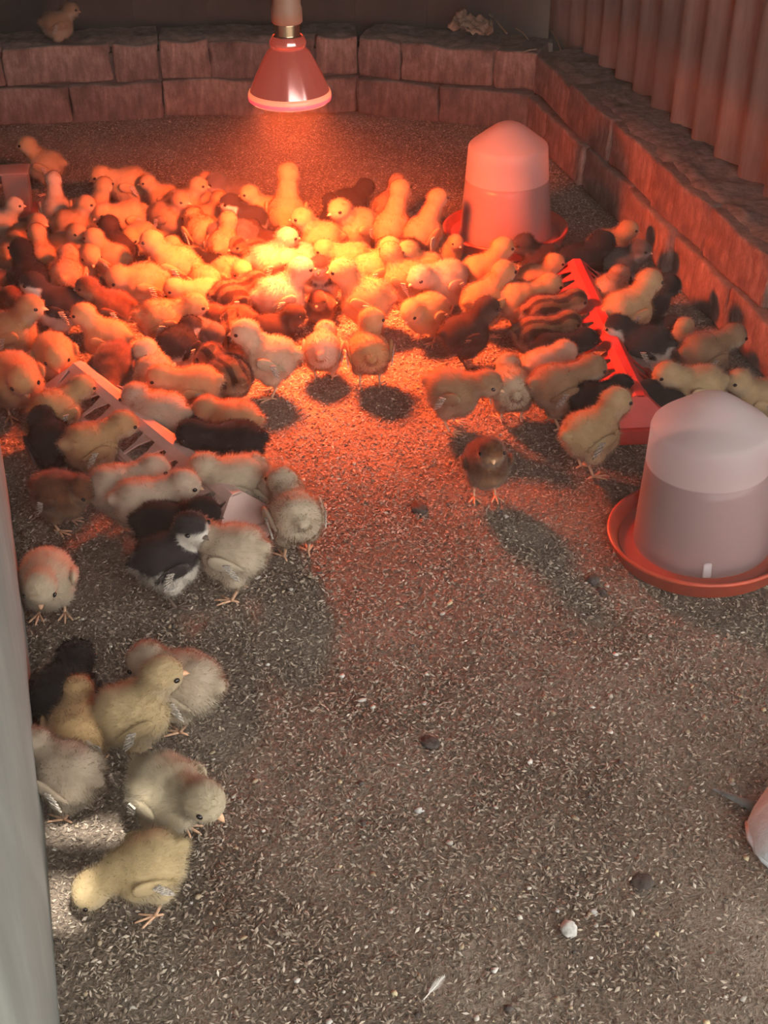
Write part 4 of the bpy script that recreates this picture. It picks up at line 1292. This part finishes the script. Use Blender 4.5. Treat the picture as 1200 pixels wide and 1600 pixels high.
def film_strip():
    a, b = at(1112, 1232), at(1182, 1262)
    bm = bmesh.new()
    rows = []
    n = 16
    for i in range(n + 1):
        t = i / n
        p = a.lerp(b, t)
        w = 0.0095 * (0.12 + 0.88 * t)
        row = []
        for k in range(5):
            u = k / 4 - 0.5
            z = 0.004 + 0.006 * t * (1 - 4 * u * u) + 0.0015 * mnoise.noise(Vector((t * 8, u * 5, 0)))
            row.append(bm.verts.new((p.x, p.y + u * w * 2, z + floor_z(p.x, p.y))))
        rows.append(row)
    for i in range(n):
        for k in range(4): bm.faces.new((rows[i][k], rows[i + 1][k], rows[i + 1][k + 1], rows[i][k + 1]))
    o = mesh_obj('plastic_strip', bm, M['film'], None, True)
    md = o.modifiers.new('t', 'SOLIDIFY'); md.thickness = 0.0008
    tag(o, 'dark grey strip of plastic film half buried beside the white sack', 'strip')
film_strip()

def sack():
    p = at(1172, 1318)
    root = empty('woven_sack', (p.x, p.y, 0))
    tag(root, 'white woven plastic sack poking in at the right frame edge', 'sack')
    bm = bmesh.new()
    nu, nv = 48, 24
    g = []
    for i in range(nu + 1):
        t = i / nu
        row = []
        hw = 0.062 * min(1, (t * 9 + 0.14)) ** 0.6 * (1 + 0.7 * t)
        hh = 0.045 * min(1, t * 4.5 + 0.06) ** 0.7
        for j in range(nv):
            a = 2 * PI * j / nv
            q = Vector((t * 0.42, math.cos(a) * hw, hh * (1 + math.sin(a)) + 0.001))
            q += mnoise.noise_vector(q * 26) * 0.006 * min(1, t * 6 + 0.15)
            q.z = max(0.0005, q.z)
            row.append(bm.verts.new(q))
        g.append(row)
    for i in range(nu):
        for j in range(nv): bm.faces.new((g[i][j], g[i + 1][j], g[i + 1][(j + 1) % nv], g[i][(j + 1) % nv]))
    bm.faces.new(g[0]); bm.faces.new(g[-1][::-1])
    bmesh.ops.recalc_face_normals(bm, faces=bm.faces)
    mesh_obj('sack_cloth', bm, M['sack'], root, True)
    bm = bmesh.new()
    bm_tube(bm, [(0.002, 0.02, 0.006), (-0.001, 0.0, 0.007), (0.006, -0.025, 0.006), (0.024, -0.047, 0.005), (0.06, -0.07, 0.004)], 0.0035, 8)
    mesh_obj('hem', bm, M['sack'], root, True)
sack()

def kerb_debris():
    top = 2 * COURSE + 0.002
    p = at(738, 34, top + 0.02)
    bm = bmesh.new()
    n = 14
    g = [[bm.verts.new((0.052 * (i / n * 2 - 1) * (1 - 0.2 * (j / n)), 0.034 * (j / n * 2 - 1),
                        0.026 + 0.020 * mnoise.noise(Vector((i * 0.33, j * 0.33, 4))) + 0.010 * mnoise.noise(Vector((i * 0.8, j * 0.8, 1))))) for j in range(n + 1)] for i in range(n + 1)]
    for i in range(n):
        for j in range(n): bm.faces.new((g[i][j], g[i + 1][j], g[i + 1][j + 1], g[i][j + 1]))
    o = mesh_obj('crumpled_scrap', bm, M['leaf'], None, True)
    o.location = (p.x, p.y + 0.01, top - 0.008); o.rotation_euler = (R(18), R(8), R(-12))
    md = o.modifiers.new('t', 'SOLIDIFY'); md.thickness = 0.0015
    tag(o, 'crumpled dry leafy scrap lying on the back brick kerb', 'scrap')
    for (x0, y0, x1, y1, r, lab) in ((750, 10, 792, 52, 0.0022, 'pale dry stem leaning beside the crumpled scrap'),
                                   (806, 44, 826, 62, 0.0012, 'short straw lying left of the kerb corner'),
                                   (812, 83, 838, 77, 0.0014, 'pale straw lying across the kerb corner'),
                                   (862, 48, 876, 78, 0.0014, 'thin straw leaning at the foot of the iron sheet')):
        a, b = at(x0, y0, top + 0.006), at(x1, y1, top + 0.004)
        bm = bmesh.new(); bm_tube(bm, [a, a.lerp(b, 0.5) + Vector((0.002, 0.001, 0.002)), b], r, 6)
        s = mesh_obj('straw', bm, M['straw'])
        tag(s, lab, 'straw', 'straws on the brick kerb')
kerb_debris()

# ------------------------------------------------------------------ haze volume added to imitate lens veil and the glow round the lamp
def haze(density):
    m = bpy.data.materials.new('veil_volume'); m.use_nodes = True
    nt = m.node_tree; nt.nodes.remove(nt.nodes['Principled BSDF'])
    v = N(nt, 'ShaderNodeVolumeScatter'); v.inputs['Density'].default_value = density; v.inputs['Anisotropy'].default_value = 0.25
    v.inputs['Color'].default_value = (0.97, 0.80, 0.70, 1)
    nt.links.new(v.outputs[0], nt.nodes['Material Output'].inputs['Volume'])
    bm = bmesh.new(); bm_box(bm, (-0.15, 1.75, 0.80), (2.5, 2.95, 1.66))
    o = mesh_obj('veil_haze', bm, m)
    tag(o, 'thin haze added to stand in for lens flare and veil', 'haze', kind='stuff')
haze(0.042)
